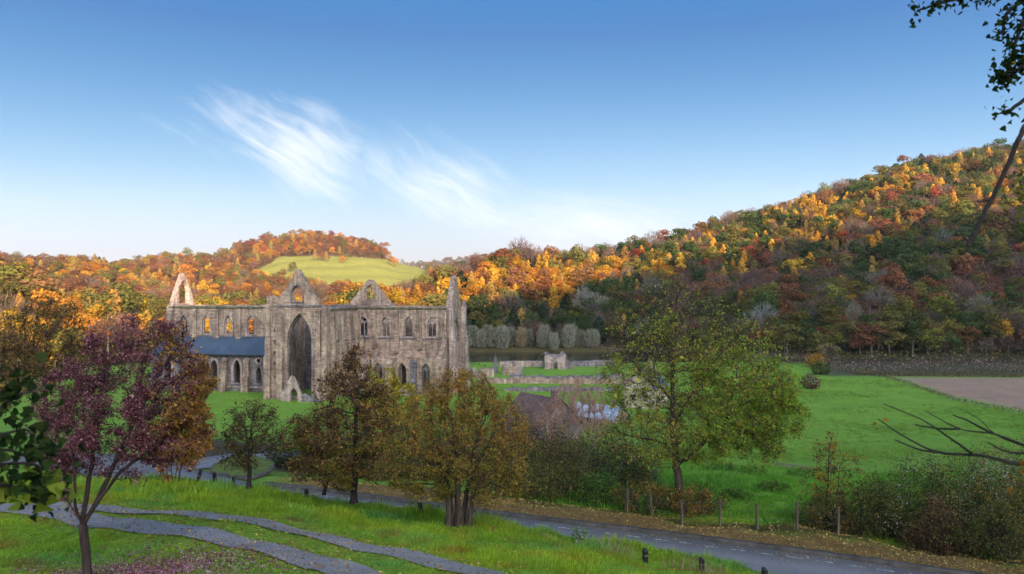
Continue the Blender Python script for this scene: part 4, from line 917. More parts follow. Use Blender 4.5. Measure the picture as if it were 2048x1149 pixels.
# ------------------------------------------------------------------ houses half hidden by the ash tree
def house(name, label, c, rz, L, Wd, hw, hr, wall_m, roof_m, windows=()):
    h = thing(name, label, 'house', c, None, rz); b = MB()
    b.poly([(-L / 2, -Wd / 2, -.8), (L / 2, -Wd / 2, -.8), (L / 2, Wd / 2, -.8), (-L / 2, Wd / 2, -.8), (-L / 2, -Wd / 2, hw), (L / 2, -Wd / 2, hw), (L / 2, Wd / 2, hw), (-L / 2, Wd / 2, hw), (-L / 2, 0, hw + hr), (L / 2, 0, hw + hr)],
           [(0, 1, 5, 4), (2, 3, 7, 6), (1, 2, 6, 9, 5), (3, 0, 4, 8, 7), (0, 3, 2, 1)]); b.build('wall', wall_m, h)
    r = MB(); sl = hr / (Wd / 2)
    for sg in (-1, 1):
        o = .35; y0 = sg * (Wd / 2 + o); z0 = hw - o * sl; x0 = L / 2 + .3
        vs = [(-x0, y0, z0 + .05), (x0, y0, z0 + .05), (x0, 0, hw + hr + .05), (-x0, 0, hw + hr + .05)]; vs += [(x, y, z + .16) for x, y, z in vs]
        f = [(0, 1, 2, 3), (7, 6, 5, 4), (0, 4, 5, 1), (1, 5, 6, 2), (2, 6, 7, 3), (3, 7, 4, 0)]; r.poly(vs, f if sg < 0 else [q[::-1] for q in f])
    ro = r.build('roof', roof_m, h); ch = MB(); ch.box(L * .3, L * .3 + .8, -.4, .4, hw + hr - .6, hw + hr + 1.3); ch.build('chimney', wall_m, ro)
    for (u, z, wd, ht, face) in windows:
        wb = MB(); pb = MB(); y = -Wd / 2
        if face == 'front': wb.box(u - wd / 2 - .08, u + wd / 2 + .08, y - .10, y - .01, z - .08, z + ht + .08); pb.box(u - wd / 2, u + wd / 2, y - .12, y - .102, z, z + ht)
        else:
            xx = -L / 2; wb.box(xx - .10, xx - .01, u - wd / 2 - .08, u + wd / 2 + .08, z - .08, z + ht + .08); pb.box(xx - .12, xx - .102, u - wd / 2, u + wd / 2, z, z + ht)
        fr = wb.build('window', ROOF_PALE, h); pb.build('pane', PANE, fr)
    return h
house('stone_cottage', 'cream gabled cottage glimpsed through the branches of the large ash tree', G(1292, 180) + Vector((0, 0, .6)), math.radians(62), 9, 7, 4.0, 4.0, RENDER_WALL, SLATE, ((-1.4, 1.2, 1, 1.2, 'end'), (1.4, 1.2, 1, 1.2, 'end'), (-2, 1, 1, 1.2, 'front')))
house('pale_roofed_shed', 'long low shed with a pale bluish roof between the bare bush and the ash', G(1196, 150), math.radians(-38), 10, 6, 1.4, 1.8, STONE, ROOF_PALE, ((0, .4, 1, .8, 'front'),))
house('brown_roofed_house', 'brown tiled house behind the rounded hazel and the pink bare bush', G(1082, 110), math.radians(-55), 9, 7, 2.6, 3.3, STONE_GREY, ROOF_BROWN, ((0, .8, 1, 1, 'front'), (0, .8, 1, 1, 'end')))

# ------------------------------------------------------------------ near trees: branches grown towards the crown's volume
def lobes_pts(rng, lobes, n, hollow=.25):
    """points inside a union of ellipsoids (centre, radii), denser towards the outside"""
    vol = np.array([a[1][0] * a[1][1] * a[1][2] for a in lobes]) ** .8; cnt = np.maximum(8, (n * vol / vol.sum()).astype(int)); out = []
    for (c, r), m in zip(lobes, cnt):
        u = unit_sphere(rng, m) * (hollow + (1 - hollow) * rng.uniform(0, 1, (m, 1)) ** .45); out.append(np.array(c) + u * np.array(r))
    return np.concatenate(out)
def colonize(rng, stems, att, D, di, dk, maxit=140, lift=.12, wob=.22):
    pos, par = [], []
    for st in stems:
        prev = -1
        for i, p in enumerate(st):
            if i == 0:
                if pos and p[2] > .5:      # a limb: starts from the nearest node of the stems before it
                    prev = int(np.linalg.norm(np.array(pos) - np.array(p), axis=1).argmin()); continue
                pos.append(np.array(p, float)); par.append(-1); prev = len(pos) - 1; continue
            a = pos[prev]; b = np.array(p, float); n = max(1, int(np.linalg.norm(b - a) / D))
            for k in range(1, n + 1):
                pos.append(a + (b - a) * k / n + (rng.normal(size=3) * D * .06 if k < n else 0)); par.append(prev); prev = len(pos) - 1
    alive = np.ones(len(att), bool); near = np.full(len(att), -1); dist = np.full(len(att), 1e9)
    def upd(i0):
        P_ = np.array(pos[i0:]);
        for j in range(0, len(P_), 400):
            d = np.linalg.norm(att[:, None] - P_[None, j:j + 400], axis=2); k = d.argmin(1); dm = d[np.arange(len(att)), k]; m = dm < dist
            dist[m] = dm[m]; near[m] = k[m] + i0 + j
    upd(0)
    for it in range(maxit):
        alive &= dist > dk; act = alive & (dist < di)
        if not act.any():
            if not alive.any(): break
            act = alive & (dist <= dist[alive].min() * 1.3)
        i0 = len(pos); v = att[act] - np.array([pos[k] for k in near[act]]); v /= np.linalg.norm(v, axis=1)[:, None] + 1e-9
        acc = {}
        for k, q in zip(near[act], v):
            if k in acc: acc[k] += q
            else: acc[k] = q.copy()
        for k, q in acc.items():
            q = q / (np.linalg.norm(q) + 1e-9) + rng.normal(size=3) * wob; q[2] += lift; q /= np.linalg.norm(q)
            pos.append(pos[k] + q * D); par.append(k)
        if len(pos) > 9000: break
        upd(i0); 
    return np.array(pos), np.array(par)
def branch_meshes(pos, par, r0, power, rmax, thick):
    n = len(pos); kids = [[] for _ in range(n)]; rad = np.zeros(n)
    for i, p in enumerate(par):
        if p >= 0: kids[p].append(i)
    for i in range(n - 1, -1, -1):
        rad[i] = r0 if not kids[i] else sum(rad[k] ** power for k in kids[i]) ** (1 / power)
    top = max(rad[i] for i in range(n) if par[i] < 0)
    e = math.log(max(rmax / r0, 1.5)) / math.log(max(top / r0, 1.5)); rad = r0 * (rad / r0) ** e
    A, B = MB(), MB(); heads = [i for i in range(n) if par[i] < 0]
    while heads:
        h = heads.pop(); ch = [h]
        while kids[ch[-1]]:
            ks = sorted(kids[ch[-1]], key=lambda k: -rad[k]); ch.append(ks[0]); heads += ks[1:]
        pts = [pos[k] for k in ch]; rs = [rad[k] for k in ch]
        if par[h] >= 0: pts = [pos[par[h]]] + pts; rs = [min(rad[par[h]], rs[0] * 1.1)] + rs
        else: rs[0] *= 1.45; rs[min(1, len(rs) - 1)] *= 1.12
        if len(pts) < 2: continue
        big = rs[0] > thick; (A if big else B).tube(pts, rs, 7 if big else (4 if rs[0] > thick * .35 else 3), False)
    return A, B, rad, kids
def near_tree(name, label, base, stems, lobes, bark, leaves, seed, n_att=900, D=.28, di=1.4, dk=.45, r0=.012, power=2.4, rmax=.14, thick=.035, twigs=5, twig_len=.4, twig_w=.012,
              n_leaf=9000, leaf=.09, leaf_spread=.12, leaf_zone=None, group=None, lift=.12, cat='tree', hollow=.25, updraft=.5, crown_name='crown', twig_mat=None):
    """stems and lobes are given relative to the base point"""
    rng = np.random.default_rng(seed); t = thing(name, label, cat, base, group)
    att = lobes_pts(rng, lobes, n_att, hollow); pos, par = colonize(rng, stems, att, D, di, dk, lift=lift)
    A, B, rad, kids = branch_meshes(pos, par, r0, power, rmax, thick)
    A.build('trunk', bark, t, smooth=True)
    fine = np.nonzero(rad < thick * .8)[0]; base_i = np.repeat(fine, twigs); pd = pos[base_i] - pos[np.maximum(par[base_i], 0)]
    d = pd / (np.linalg.norm(pd, axis=1)[:, None] + 1e-9) * .7 + unit_sphere(rng, len(base_i)) * .75; d[:, 2] += updraft * .5; d /= np.linalg.norm(d, axis=1)[:, None]
    L = twig_len * rng.uniform(.45, 1.25, len(base_i)); st = pos[base_i] + pd * rng.uniform(-.8, 0, (len(base_i), 1))
    tv, tf = blades(rng, st, d, L, twig_w); bv = np.array(B.v) if B.v else np.zeros((0, 3)); nb = len(bv)
    fs = [tuple(f) for f in B.f] + [tuple(int(q) + nb for q in f) for f in tf]
    link('branches', new_mesh('branches', np.concatenate([bv, tv]) if nb else tv, fs, twig_mat or bark), t)
    for k, (mat, share, zone, size) in enumerate(leaves):
        m = int(n_leaf * share); w_ = np.ones(len(base_i))
        if zone is not None: w_ = np.clip(zone(pos[base_i]), 0, None) + 1e-9
        w_ *= .22 + np.array([max(0, .3 + 1.7 * mnoise.noise(Vector(pos[q] / (3.6 * D)) + Vector((k * 9., seed, 0)))) ** 1.3 for q in fine]).repeat(twigs)
        m = m // 4 * 4; ix = np.repeat(rng.choice(len(base_i), m // 4, p=w_ / w_.sum()), 4); c = st[ix] + d[ix] * (L[ix] * np.clip(np.repeat(rng.uniform(.25, 1.0, m // 4), 4) + rng.normal(0, .08, m), .1, 1.1))[:, None] + np.repeat(rng.normal(size=(m // 4, 3)), 4, 0) * leaf_spread * .3 + rng.normal(size=(m, 3)) * size * .75
        lv, lf = leaf_quads(rng, c, size * np.exp(rng.normal(0, .32, m))); link('leaves' if k == 0 else 'leaf_sprays', new_mesh('leaves', lv, lf, mat), t)
    return t
def rel(base, *pts):
    """picture points (px, py, depth offset) at the base's distance, relative to the base"""
    return [tuple(P(px, py, base.y + dy) - base) for px, py, dy in pts]
def relobes(base, *ls):
    s = F / base.y; return [(tuple(P(px, py, base.y + dy) - base), (rx / s, ry_ if ry_ else rx / s, rz_ / s)) for px, py, dy, rx, ry_, rz_ in ls]

L_PLUM = m_leaf('plum_leaves', [(0.17, 0.055, 0.068), (0.27, 0.085, 0.105), (0.38, 0.145, 0.165), (0.46, 0.25, 0.27), (0.12, 0.045, 0.052), (0.22, 0.065, 0.085)], .35)
L_ORANGE = m_leaf('orange_leaves', [(0.462, 0.209, 0.022), (0.396, 0.143, 0.022), (0.495, 0.286, 0.033), (0.264, 0.099, 0.022)], .35)
L_BROWN = m_leaf('brown_leaves', [(0.135, 0.075, 0.045), (0.210, 0.112, 0.060), (0.105, 0.053, 0.045), (0.255, 0.165, 0.060)], .3)
L_DARK = m_leaf('dark_olive_leaves', [(0.21, 0.18, 0.06), (0.090, 0.083, 0.033), (0.135, 0.128, 0.045), (0.075, 0.053, 0.038), (0.180, 0.150, 0.045)], .3)
L_YELLOW = m_leaf('yellow_leaves', [(0.550, 0.390, 0.045), (0.450, 0.330, 0.045), (0.550, 0.450, 0.060), (0.330, 0.285, 0.045)], .35)
L_OLIVE = m_leaf('olive_leaves', [(0.240, 0.210, 0.045), (0.330, 0.270, 0.053), (0.195, 0.180, 0.045), (0.390, 0.255, 0.053), (0.150, 0.165, 0.045)], .35)
L_RUSTY = m_leaf('rusty_leaves', [(0.390, 0.195, 0.053), (0.450, 0.240, 0.060), (0.300, 0.150, 0.053), (0.330, 0.225, 0.060)], .35)
L_ASH = m_leaf('ash_leaves', [(0.360, 0.360, 0.054), (0.288, 0.324, 0.054), (0.468, 0.432, 0.064), (0.500, 0.450, 0.072), (0.234, 0.270, 0.054)], .5)
L_ASHG = m_leaf('green_ash_leaves', [(0.252, 0.360, 0.046), (0.324, 0.432, 0.054), (0.198, 0.288, 0.046)], .5)
L_GREEN = m_leaf('bramble_leaves', [(0.090, 0.150, 0.038), (0.135, 0.195, 0.045), (0.075, 0.105, 0.033), (0.180, 0.180, 0.045)], .3)
L_LUSH = m_leaf('lush_leaves', [(0.132, 0.275, 0.044), (0.176, 0.330, 0.055), (0.110, 0.220, 0.039)], .35)
L_PALE = m_leaf('pale_seedheads', [(0.462, 0.418, 0.352), (0.374, 0.341, 0.286), (0.550, 0.506, 0.440)], .3)
L_AMBER = m_leaf('amber_leaves', [(0.42, 0.29, 0.05), (0.36, 0.22, 0.04), (0.46, 0.34, 0.06)], .4)
L_PINK = m_leaf('pink_buds', [(0.46, 0.27, 0.20), (0.40, 0.22, 0.16), (0.50, 0.33, 0.25)], .3)
L_PURPLE = m_leaf('purple_twigs', [(0.42, 0.33, 0.34), (0.36, 0.28, 0.28), (0.30, 0.24, 0.25), (0.163, 0.112, 0.106), (0.213, 0.150, 0.144), (0.125, 0.088, 0.075)], .2)
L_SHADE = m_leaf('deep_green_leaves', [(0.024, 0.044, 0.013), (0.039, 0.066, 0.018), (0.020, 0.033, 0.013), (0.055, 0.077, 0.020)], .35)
L_LIMEY = m_leaf('lime_leaves', [(0.240, 0.300, 0.038), (0.300, 0.330, 0.045), (0.180, 0.255, 0.038)], .45)

# plum-leaved tree on the terrace
b0 = G(175, 16.0); b0.z -= .05
near_tree('plum_leaved_tree', 'small tree with dark red plum leaves and forked trunk on the near lawn', b0,
    [rel(b0, (175, 1172, 0), (172, 1110, 0), (165, 1052, 0)), ] + [rel(b0, (165, 1056, 0), *q) for q in (
        [(140, 1010, .2), (112, 975, .3), (95, 930, .4)], [(172, 1000, -.1), (182, 940, -.1), (190, 860, 0), (205, 760, 0)], [(190, 1010, .1), (215, 960, .2), (245, 890, .3), (290, 800, .2)], [(198, 1000, -.2), (240, 945, -.3), (300, 900, -.4)], [(150, 1010, -.3), (150, 950, -.5), (140, 880, -.6)])],
    relobes(b0, (235, 850, 0, 155, 1.2, 115), (330, 790, 0, 95, 1.0, 120), (150, 840, 0, 80, 1.0, 120), (300, 690, .1, 70, .7, 75), (375, 860, 0, 50, .8, 90), (200, 740, 0, 75, .8, 75), (105, 900, 0, 45, .7, 60), (250, 940, 0, 110, .8, 32), (350, 700, 0, 34, .5, 42), (255, 660, 0, 30, .5, 30)),
    BARK_RED, [(L_PLUM, .86, None, .036), (L_RUSTY, .14, lambda p: np.clip(p[:, 0] - 1.6, 0, 2), .05)], 21, n_att=1300, D=.15, di=.8, dk=.24, r0=.005, rmax=.088, thick=.02, twigs=11, twig_len=.26, twig_w=.008, n_leaf=76000, leaf_spread=.08)
# orange shrub beyond it on the bank
b0 = G(352, 29.5)
near_tree('orange_shrub', 'bright orange leaved shrub on the bank, half behind the plum leaved tree', b0, [rel(b0, (345 + q * 6, 968, 0), (340 + q * 14, 900, q * .1)) for q in (-2, -1, 0, 1, 2)],
    relobes(b0, (375, 860, 0, 48, .9, 75), (395, 870, 0, 28, .6, 60), (340, 890, 0, 40, .8, 55)), BARK_RED, [(L_ORANGE, 1, None, .085)], 22, n_att=300, D=.2, di=1, dk=.32, r0=.007, rmax=.03, thick=.02, twigs=8, twig_len=.3, n_leaf=10080, cat='shrub')
# bare brownish tree at the left, beyond the junction
b0 = G(95, 64)
near_tree('bare_roadside_tree', 'bare pinkish brown twiggy tree rising at the left beyond the road', b0, [rel(b0, (95, 905, 0), (92, 820, 0), (88, 740, 0))],
    relobes(b0, (95, 690, 0, 90, 2.8, 100), (30, 735, 0, 70, 2.4, 75), (165, 740, 0, 62, 2, 80), (90, 640, 0, 60, 1.8, 50)), BARK, [(L_RUSTY, .2, None, .15), (L_BROWN, .5, None, .15), (L_OLIVE, .3, None, .15)], 23, n_att=900, D=.42, di=2.2, dk=.7, r0=.012, rmax=.17, thick=.05, twigs=11, twig_len=.8, twig_w=.034, n_leaf=16000)
b0 = G(-40, 58)
near_tree('bare_roadside_tree', 'tawny thinly leaved tree cut off by the left edge of the picture', b0, [rel(b0, (-40, 915, 0), (-40, 830, 0), (-45, 760, 0))],
    relobes(b0, (-30, 730, 0, 80, 2.6, 90), (5, 770, 0, 50, 2, 70)), BARK, [(L_RUSTY, .4, None, .15), (L_BROWN, .6, None, .15)], 24, n_att=500, D=.42, di=2.2, dk=.7, r0=.012, rmax=.15, thick=.05, twigs=11, twig_len=.7, twig_w=.026, n_leaf=8640)
# thin dark thorn by the road
b0 = G(500, 30.2)
near_tree('thorn_tree', 'small thin dark thorn tree on the crest of the bank below the abbey roof', b0, [rel(b0, (498, 978, 0), (499, 935, 0), (500, 890, 0))],
    relobes(b0, (505, 850, 0, 62, 1.0, 52), (470, 885, 0, 38, .8, 38), (545, 885, 0, 38, .8, 42), (480, 925, 0, 40, .7, 24)), BARK_DARK, [(L_DARK, .8, None, .06), (L_BROWN, .2, None, .06)], 25, n_att=560, D=.17, di=1, dk=.27, r0=.007, rmax=.085, thick=.022, twigs=9, twig_len=.3, twig_w=.010, n_leaf=8640)
# dark brown tree with several trunks
b0 = G(706, 27.6)
near_tree('brown_thorn_tree', 'tall dark brown thorn tree in front of the transept, its leaves turning', b0, [rel(b0, (708, 1006, 0), (710, 930, 0), (712, 840, 0), (716, 780, 0))],
    relobes(b0, (700, 800, 0, 80, 1.3, 85), (745, 860, 0, 70, 1.3, 85), (665, 880, 0, 62, 1.2, 85), (712, 735, 0, 44, .8, 44), (690, 945, 0, 78, 1.1, 40), (660, 780, 0, 30, .8, 34), (765, 800, 0, 30, .8, 30)), BARK_DARK, [(L_BROWN, .55, lambda p: p[:, 2], .062), (L_RUSTY, .25, None, .062), (L_OLIVE, .2, lambda p: np.clip(3 - p[:, 2], 0, 9), .07)], 26, n_att=1100, D=.2, di=1.1, dk=.31, r0=.007, rmax=.11, thick=.026, twigs=9, twig_len=.34, twig_w=.011, n_leaf=22800)
b0 = G(655, 28.6)
near_tree('brown_thorn_tree', 'slender two stemmed thorn with olive brown leaves left of the tall dark one', b0, [rel(b0, (648, 990, 0), (650, 930, 0), (640, 880, 0)), rel(b0, (662, 992, 0), (664, 940, 0), (668, 890, 0))],
    relobes(b0, (640, 880, 0, 48, .9, 70), (605, 880, 0, 36, .8, 55), (630, 940, 0, 60, .9, 28)), BARK_DARK, [(L_OLIVE, .4, None, .065), (L_BROWN, .6, None, .065)], 27, n_att=480, D=.2, di=1, dk=.31, r0=.007, rmax=.06, thick=.022, twigs=9, twig_len=.32, n_leaf=10080)
# yellow tree behind
b0 = G(778, 58)
near_tree('yellow_leaved_tree', 'tree with clear yellow leaves standing between the dark thorn and the hazel', b0, [rel(b0, (778, 935, 0), (778, 880, 0), (775, 820, 0))],
    relobes(b0, (765, 790, 0, 42, 1.5, 58), (795, 830, 0, 40, 1.4, 55), (750, 840, 0, 38, 1.3, 55), (815, 800, 0, 30, 1.2, 34)), BARK, [(L_YELLOW, .8, None, .13), (L_OLIVE, .2, None, .13)], 28, n_att=420, D=.32, di=1.6, dk=.5, r0=.010, rmax=.11, thick=.04, twigs=8, twig_len=.45, twig_w=.016, n_leaf=12480)
# many-stemmed hazel
b0 = G(915, 24.6)
near_tree('hazel_tree', 'rounded many stemmed hazel with olive and rust leaves beside the road', b0, [rel(b0, (917 + q * 7, 1052, (q % 3 - 1) * .15), (917 + q * 8 + (q % 2) * 5, 985, (q % 3 - 1) * .25), (915 + q * 19 + (q % 2) * 9, 915 + abs(q) * 5, (q % 2) * .4 - .2)) for q in (-3, -2, -1, 0, 1, 2, 3)],
    relobes(b0, (910, 870, 0, 125, 1.7, 118), (850, 910, 0, 85, 1.4, 85), (990, 880, 0, 75, 1.4, 100), (920, 800, 0, 85, 1.2, 66), (795, 935, 0, 55, 1.0, 65), (1035, 930, 0, 42, .9, 70), (850, 975, 0, 70, 1.0, 38), (990, 980, 0, 60, 1.0, 40), (930, 950, .4, 80, 1.0, 45)), BARK, [(L_OLIVE, .36, lambda p: np.clip(3.6 - p[:, 2], .2, 9), .055), (L_AMBER, .28, None, .052), (L_RUSTY, .36, lambda p: np.clip(p[:, 2] - 1.6, 0, 9), .058)], 29, n_att=1700, D=.18, di=1.0, dk=.27, r0=.006, rmax=.085, thick=.024, twigs=10, twig_len=.32, twig_w=.010, n_leaf=40800, lift=.2)
# pink bare bush and companions beyond the verge
b0 = G(1152, 74)
near_tree('bare_pink_bush', 'dense upright bush of bare pink twigs in front of the pale roofed shed', b0, [rel(b0, (1152 + q * 9, 915, (q % 3 - 1) * .5), (1152 + q * 13, 850, (q % 3 - 1) * .6)) for q in range(-4, 5)],
    relobes(b0, (1150, 825, 0, 58, 2, 62), (1115, 850, 0, 40, 1.5, 58), (1185, 845, 0, 42, 1.5, 60)), BARK_PINK, [(L_PINK, 1, None, .10)], 30, n_att=520, D=.35, di=1.6, dk=.5, r0=.011, rmax=.05, thick=.04, twigs=14, twig_len=1.0, twig_w=.032, n_leaf=3600, lift=.6, updraft=2.2, cat='shrub')
# the large ash behind the fence
b0 = G(1358, 38.6)
near_tree('ash_tree', 'largest tree, a spreading ash with yellow green leaves behind the roadside fence', b0,
    [rel(b0, (1358, 1030, 0), (1357, 960, 0), (1352, 920, 0)), rel(b0, (1352, 922, 0), (1346, 850, .2), (1344, 760, .2), (1352, 670, .1), (1352, 610, 0)), rel(b0, (1356, 930, 0), (1390, 905, -.4), (1425, 868, -.8), (1470, 820, -1)), rel(b0, (1346, 850, .2), (1375, 800, .8), (1420, 740, 1.4)), rel(b0, (1344, 800, .2), (1320, 770, -.6), (1280, 750, -1)), rel(b0, (1350, 905, 0), (1310, 880, .8), (1250, 870, 1.2))],
    relobes(b0, (1350, 670, 0, 130, 3.0, 115), (1470, 760, 0, 120, 3.0, 130), (1265, 745, 0, 78, 2.4, 105), (1400, 830, 0, 165, 3.0, 95), (1290, 870, 0, 95, 2.4, 65), (1530, 830, 0, 78, 2.2, 95), (1340, 590, 0, 75, 1.8, 55)),
    BARK, [(L_ASH, .5, lambda p: np.clip(11.0 - p[:, 2], .02, 4), .10), (L_AMBER, .16, lambda p: np.clip(10.5 - p[:, 2], .02, 4), .10), (L_ASHG, .34, lambda p: np.clip(p[:, 0] + .5, 0, 9) * np.clip(9 - p[:, 2], 0, 9), .13)], 31, n_att=2600, D=.32, di=1.8, dk=.46, r0=.008, rmax=.20, thick=.045, twigs=9, twig_len=.62, twig_w=.016, n_leaf=36000, leaf_spread=.5)

# ------------------------------------------------------------------ shrubs, brambles and hedges
def shrub(name, label, base, lobes, mats, n_leaf, leaf, seed, n_stem=120, bark=BARK_DARK, group=None, cat='shrub', stem_w=.02, up=1.0, clump=1.0):
    rng = np.random.default_rng(seed); t = thing(name, label, cat, base, group); o = lobes_pts(rng, lobes, n_stem, .3); n = len(o)
    foot = o * np.array((.75, .75, 0)) + rng.normal(size=(n, 3)) * np.array((.1, .1, 0)); d = o - foot; L = np.linalg.norm(d, axis=1) * rng.uniform(.9, 1.25, n)
    sv, sf = blades(rng, foot - np.array((0, 0, .15)), d, L, stem_w * 1.6); m2 = n * 5; ix = rng.integers(0, n, m2); q = foot[ix] + d[ix] * rng.uniform(.35, 1, (m2, 1)); dd = unit_sphere(rng, m2); dd[:, 2] = np.abs(dd[:, 2]) * up
    tv, tf = blades(rng, q, dd, L[ix] * rng.uniform(.15, .4, m2), stem_w)
    link('stems', new_mesh('stems', np.concatenate([sv, tv]), np.concatenate([sf, tf + len(sv)]), bark), t)
    for k, (mat, share) in enumerate(mats):
        m = int(n_leaf * share); cl = lobes_pts(rng, lobes, max(30, m // 26), .45); ix = rng.integers(0, len(cl), m); r = np.mean([l[1][2] for l in lobes]) * .22 * clump
        c = cl[ix] + rng.normal(size=(m, 3)) * r; c[:, 2] = np.maximum(c[:, 2], .03)
        lv, lf = leaf_quads(rng, c, leaf * rng.uniform(.6, 1.35, m)); link('leaves' if k == 0 else 'leaf_sprays', new_mesh('leaves', lv, lf, mat), t)
    return t
def sh(name, label, px, d, ls, mats, n, leaf, seed, **kw):
    """ls: (px, height of centre, rx, ry, rz) in metres round the base"""
    b = G(px, d); return shrub(name, label, b, [((x, y, z), (rx, ry, rz)) for x, y, z, rx, ry, rz in ls], mats, n, leaf, seed, **kw)
KF = offset_line(KERBLINE, -3.4)     # fence line
def on_line(line, px):
    k = line[:, 0] / line[:, 1] * F + CX; y = float(np.interp(px, k, line[:, 1])); x = (px - CX) / F * y; return Vector((x, y, gz(x, y)))
D_ = lambda px, off: on_line(offset_line(KERBLINE, -off), px).y
BR = 'brambles along the roadside fence'
sh('bramble_bush', 'dark bramble mound at the fence just right of the hazel', 1010, D_(1010, 4.6), [(0, 0, .6, 1.7, 1, .8), (1.4, .3, .5, 1.2, 1, .6)], [(L_DARK, .6), (L_RUSTY, .4)], 4200, .10, 41, group=BR)
sh('bramble_bush', 'olive brown bramble thicket between the hazel and the ash tree', 1120, D_(1120, 5.0), [(0, 0, .9, 1.9, 1.2, 1.0), (-1.4, .6, .8, 1.2, 1, .9)], [(L_DARK, .5), (L_OLIVE, .3), (L_GREEN, .2)], 4800, .10, 42, group=BR)
sh('bramble_bush', 'bright green leafy bush at the fence left of the ash tree', 1200, D_(1200, 5.2), [(0, 0, .8, 1.1, .9, .9)], [(L_LUSH, .6), (L_GREEN, .4)], 2600, .11, 43, group=BR)
sh('bramble_bush', 'dark bramble mound under the ash tree beside the first fence post', 1285, D_(1285, 4.6), [(0, 0, .7, 1.5, 1, .75), (1.2, .2, .5, 1.0, .8, .55)], [(L_DARK, .5), (L_GREEN, .25), (L_RUSTY, .25)], 4200, .10, 44, group=BR)
sh('bramble_bush', 'rusty brown bramble round the foot of the ash trunk', 1385, D_(1385, 4.9), [(0, 0, .6, 1.2, .9, .7), (.9, .5, .4, .8, .7, .5)], [(L_RUSTY, .45), (L_DARK, .4), (L_GREEN, .15)], 3000, .10, 45, group=BR)
for k, (px, off, s, lab, mm) in enumerate([
    (1060, 9, 1.9, 'brown leafless thicket behind the brambles right of the hazel', [(L_BROWN, .6), (L_DARK, .4)]), (1180, 10, 1.8, 'dull olive thicket on the slope left of the ash crown', [(L_OLIVE, .5), (L_DARK, .5)]),
    (1240, 14, 1.3, 'greyish thicket low behind the ash tree', [(L_DARK, .6), (L_PURPLE, .4)]), (1000, 15, 2.5, 'tawny thicket behind the right side of the hazel', [(L_BROWN, .5), (L_RUSTY, .5)]),
    (1110, 18, 1.7, 'dark green thicket below the pink bare bush', [(L_GREEN, .5), (L_DARK, .5)]), (880, 14, 1.7, 'dark thicket behind the hazel trunks', [(L_DARK, .7), (L_BROWN, .3)]),
    (590, 8.5, 1.15, 'nearly black evergreen bush across the road from the thorn trees', [(L_SHADE, 1.0)]), (800, 10, 1.5, 'dark brown thicket across the road behind the tall thorn', [(L_BROWN, .6), (L_DARK, .4)]), (700, 9, 1.3, 'low dark thicket across the road left of the tall thorn', [(L_DARK, .7), (L_SHADE, .3)])]):
    sh('thicket', lab, px, D_(px, off), [(0, 0, s * .9, s * 1.5, s, s * 1.0), (s * 1.1, .4, s * .7, s, s * .8, s * .8), (-s * 1.1, .3, s * .6, s, s * .8, s * .7), (s * .3, 0, s * 1.6, s * .6, s * .5, s * .5)], mm, 5200, .12, 60 + k, n_stem=260, group='thickets between the road and the abbey', bark=BARK if k % 2 else BARK_DARK)
# right-hand hedge mass with old man's beard
for k, (px, off, s, lab, mm) in enumerate([
    (1660, 5.0, .95, 'low dark bramble at the fence, nearest the gap of bright grass', [(L_DARK, .6), (L_GREEN, .25), (L_RUSTY, .15)]), (1745, 5.4, 1.15, 'dark bramble mound below the slender orange sapling', [(L_DARK, .55), (L_GREEN, .45)]),
    (1830, 6.2, 1.7, 'tall bramble hedge dotted with pale seedheads right of the sapling', [(L_GREEN, .5), (L_DARK, .38), (L_PALE, .12)]), (1915, 6.4, 1.8, 'tall green hedge bush under the bare overhanging twigs', [(L_GREEN, .62), (L_OLIVE, .32), (L_PALE, .06)]),
    (2000, 6.4, 2.0, 'tall rust and green hedge bush under the end of the bare branch', [(L_GREEN, .45), (L_RUSTY, .35), (L_PALE, .2)]), (2090, 6.2, 2.1, 'hedge bush cut off by the right edge of the picture', [(L_DARK, .6), (L_OLIVE, .4)]),
    (1880, 4.2, .95, 'low purplish bramble in front of the tall hedge', [(L_BROWN, .6), (L_DARK, .4)]), (1990, 4.0, 1.0, 'low dark bramble spilling on to the leafy verge', [(L_DARK, .7), (L_GREEN, .3)])]):
    sh('hedge_bush', lab, px, D_(px, off), [(0, 0, s * .85, s * 1.05, s * .9, s * 1.1), (s * .7, .2, s * .6, s * .8, s * .7, s * .7), (-s * .7, .3, s * .65, s * .8, s * .7, s * .7), (s * .1, .2, s * 1.7, s * .7, s * .5, s * .6)], mm, int(7500 * s), .08, 80 + k, n_stem=240, group='hedge bushes by the roadside fence', clump=.8)
b0 = on_line(offset_line(KERBLINE, -5.2), 1652)
near_tree('orange_sapling', 'slender sapling with sparse orange leaves above the dark brambles', b0, [rel(b0, (1652, 1060, 0), (1655, 980, 0), (1658, 900, 0)), rel(b0, (1668, 1062, .2), (1675, 985, .2), (1680, 930, .2))],
    relobes(b0, (1655, 915, 0, 42, .9, 48), (1690, 960, 0, 45, .9, 50), (1630, 985, 0, 45, .9, 50)), BARK_RED, [(L_ORANGE, .4, lambda p: p[:, 2], .085), (L_DARK, .6, None, .085)], 33, n_att=260, D=.25, di=1.2, dk=.42, r0=.007, rmax=.04, thick=.02, twigs=5, twig_len=.4, n_leaf=2000)
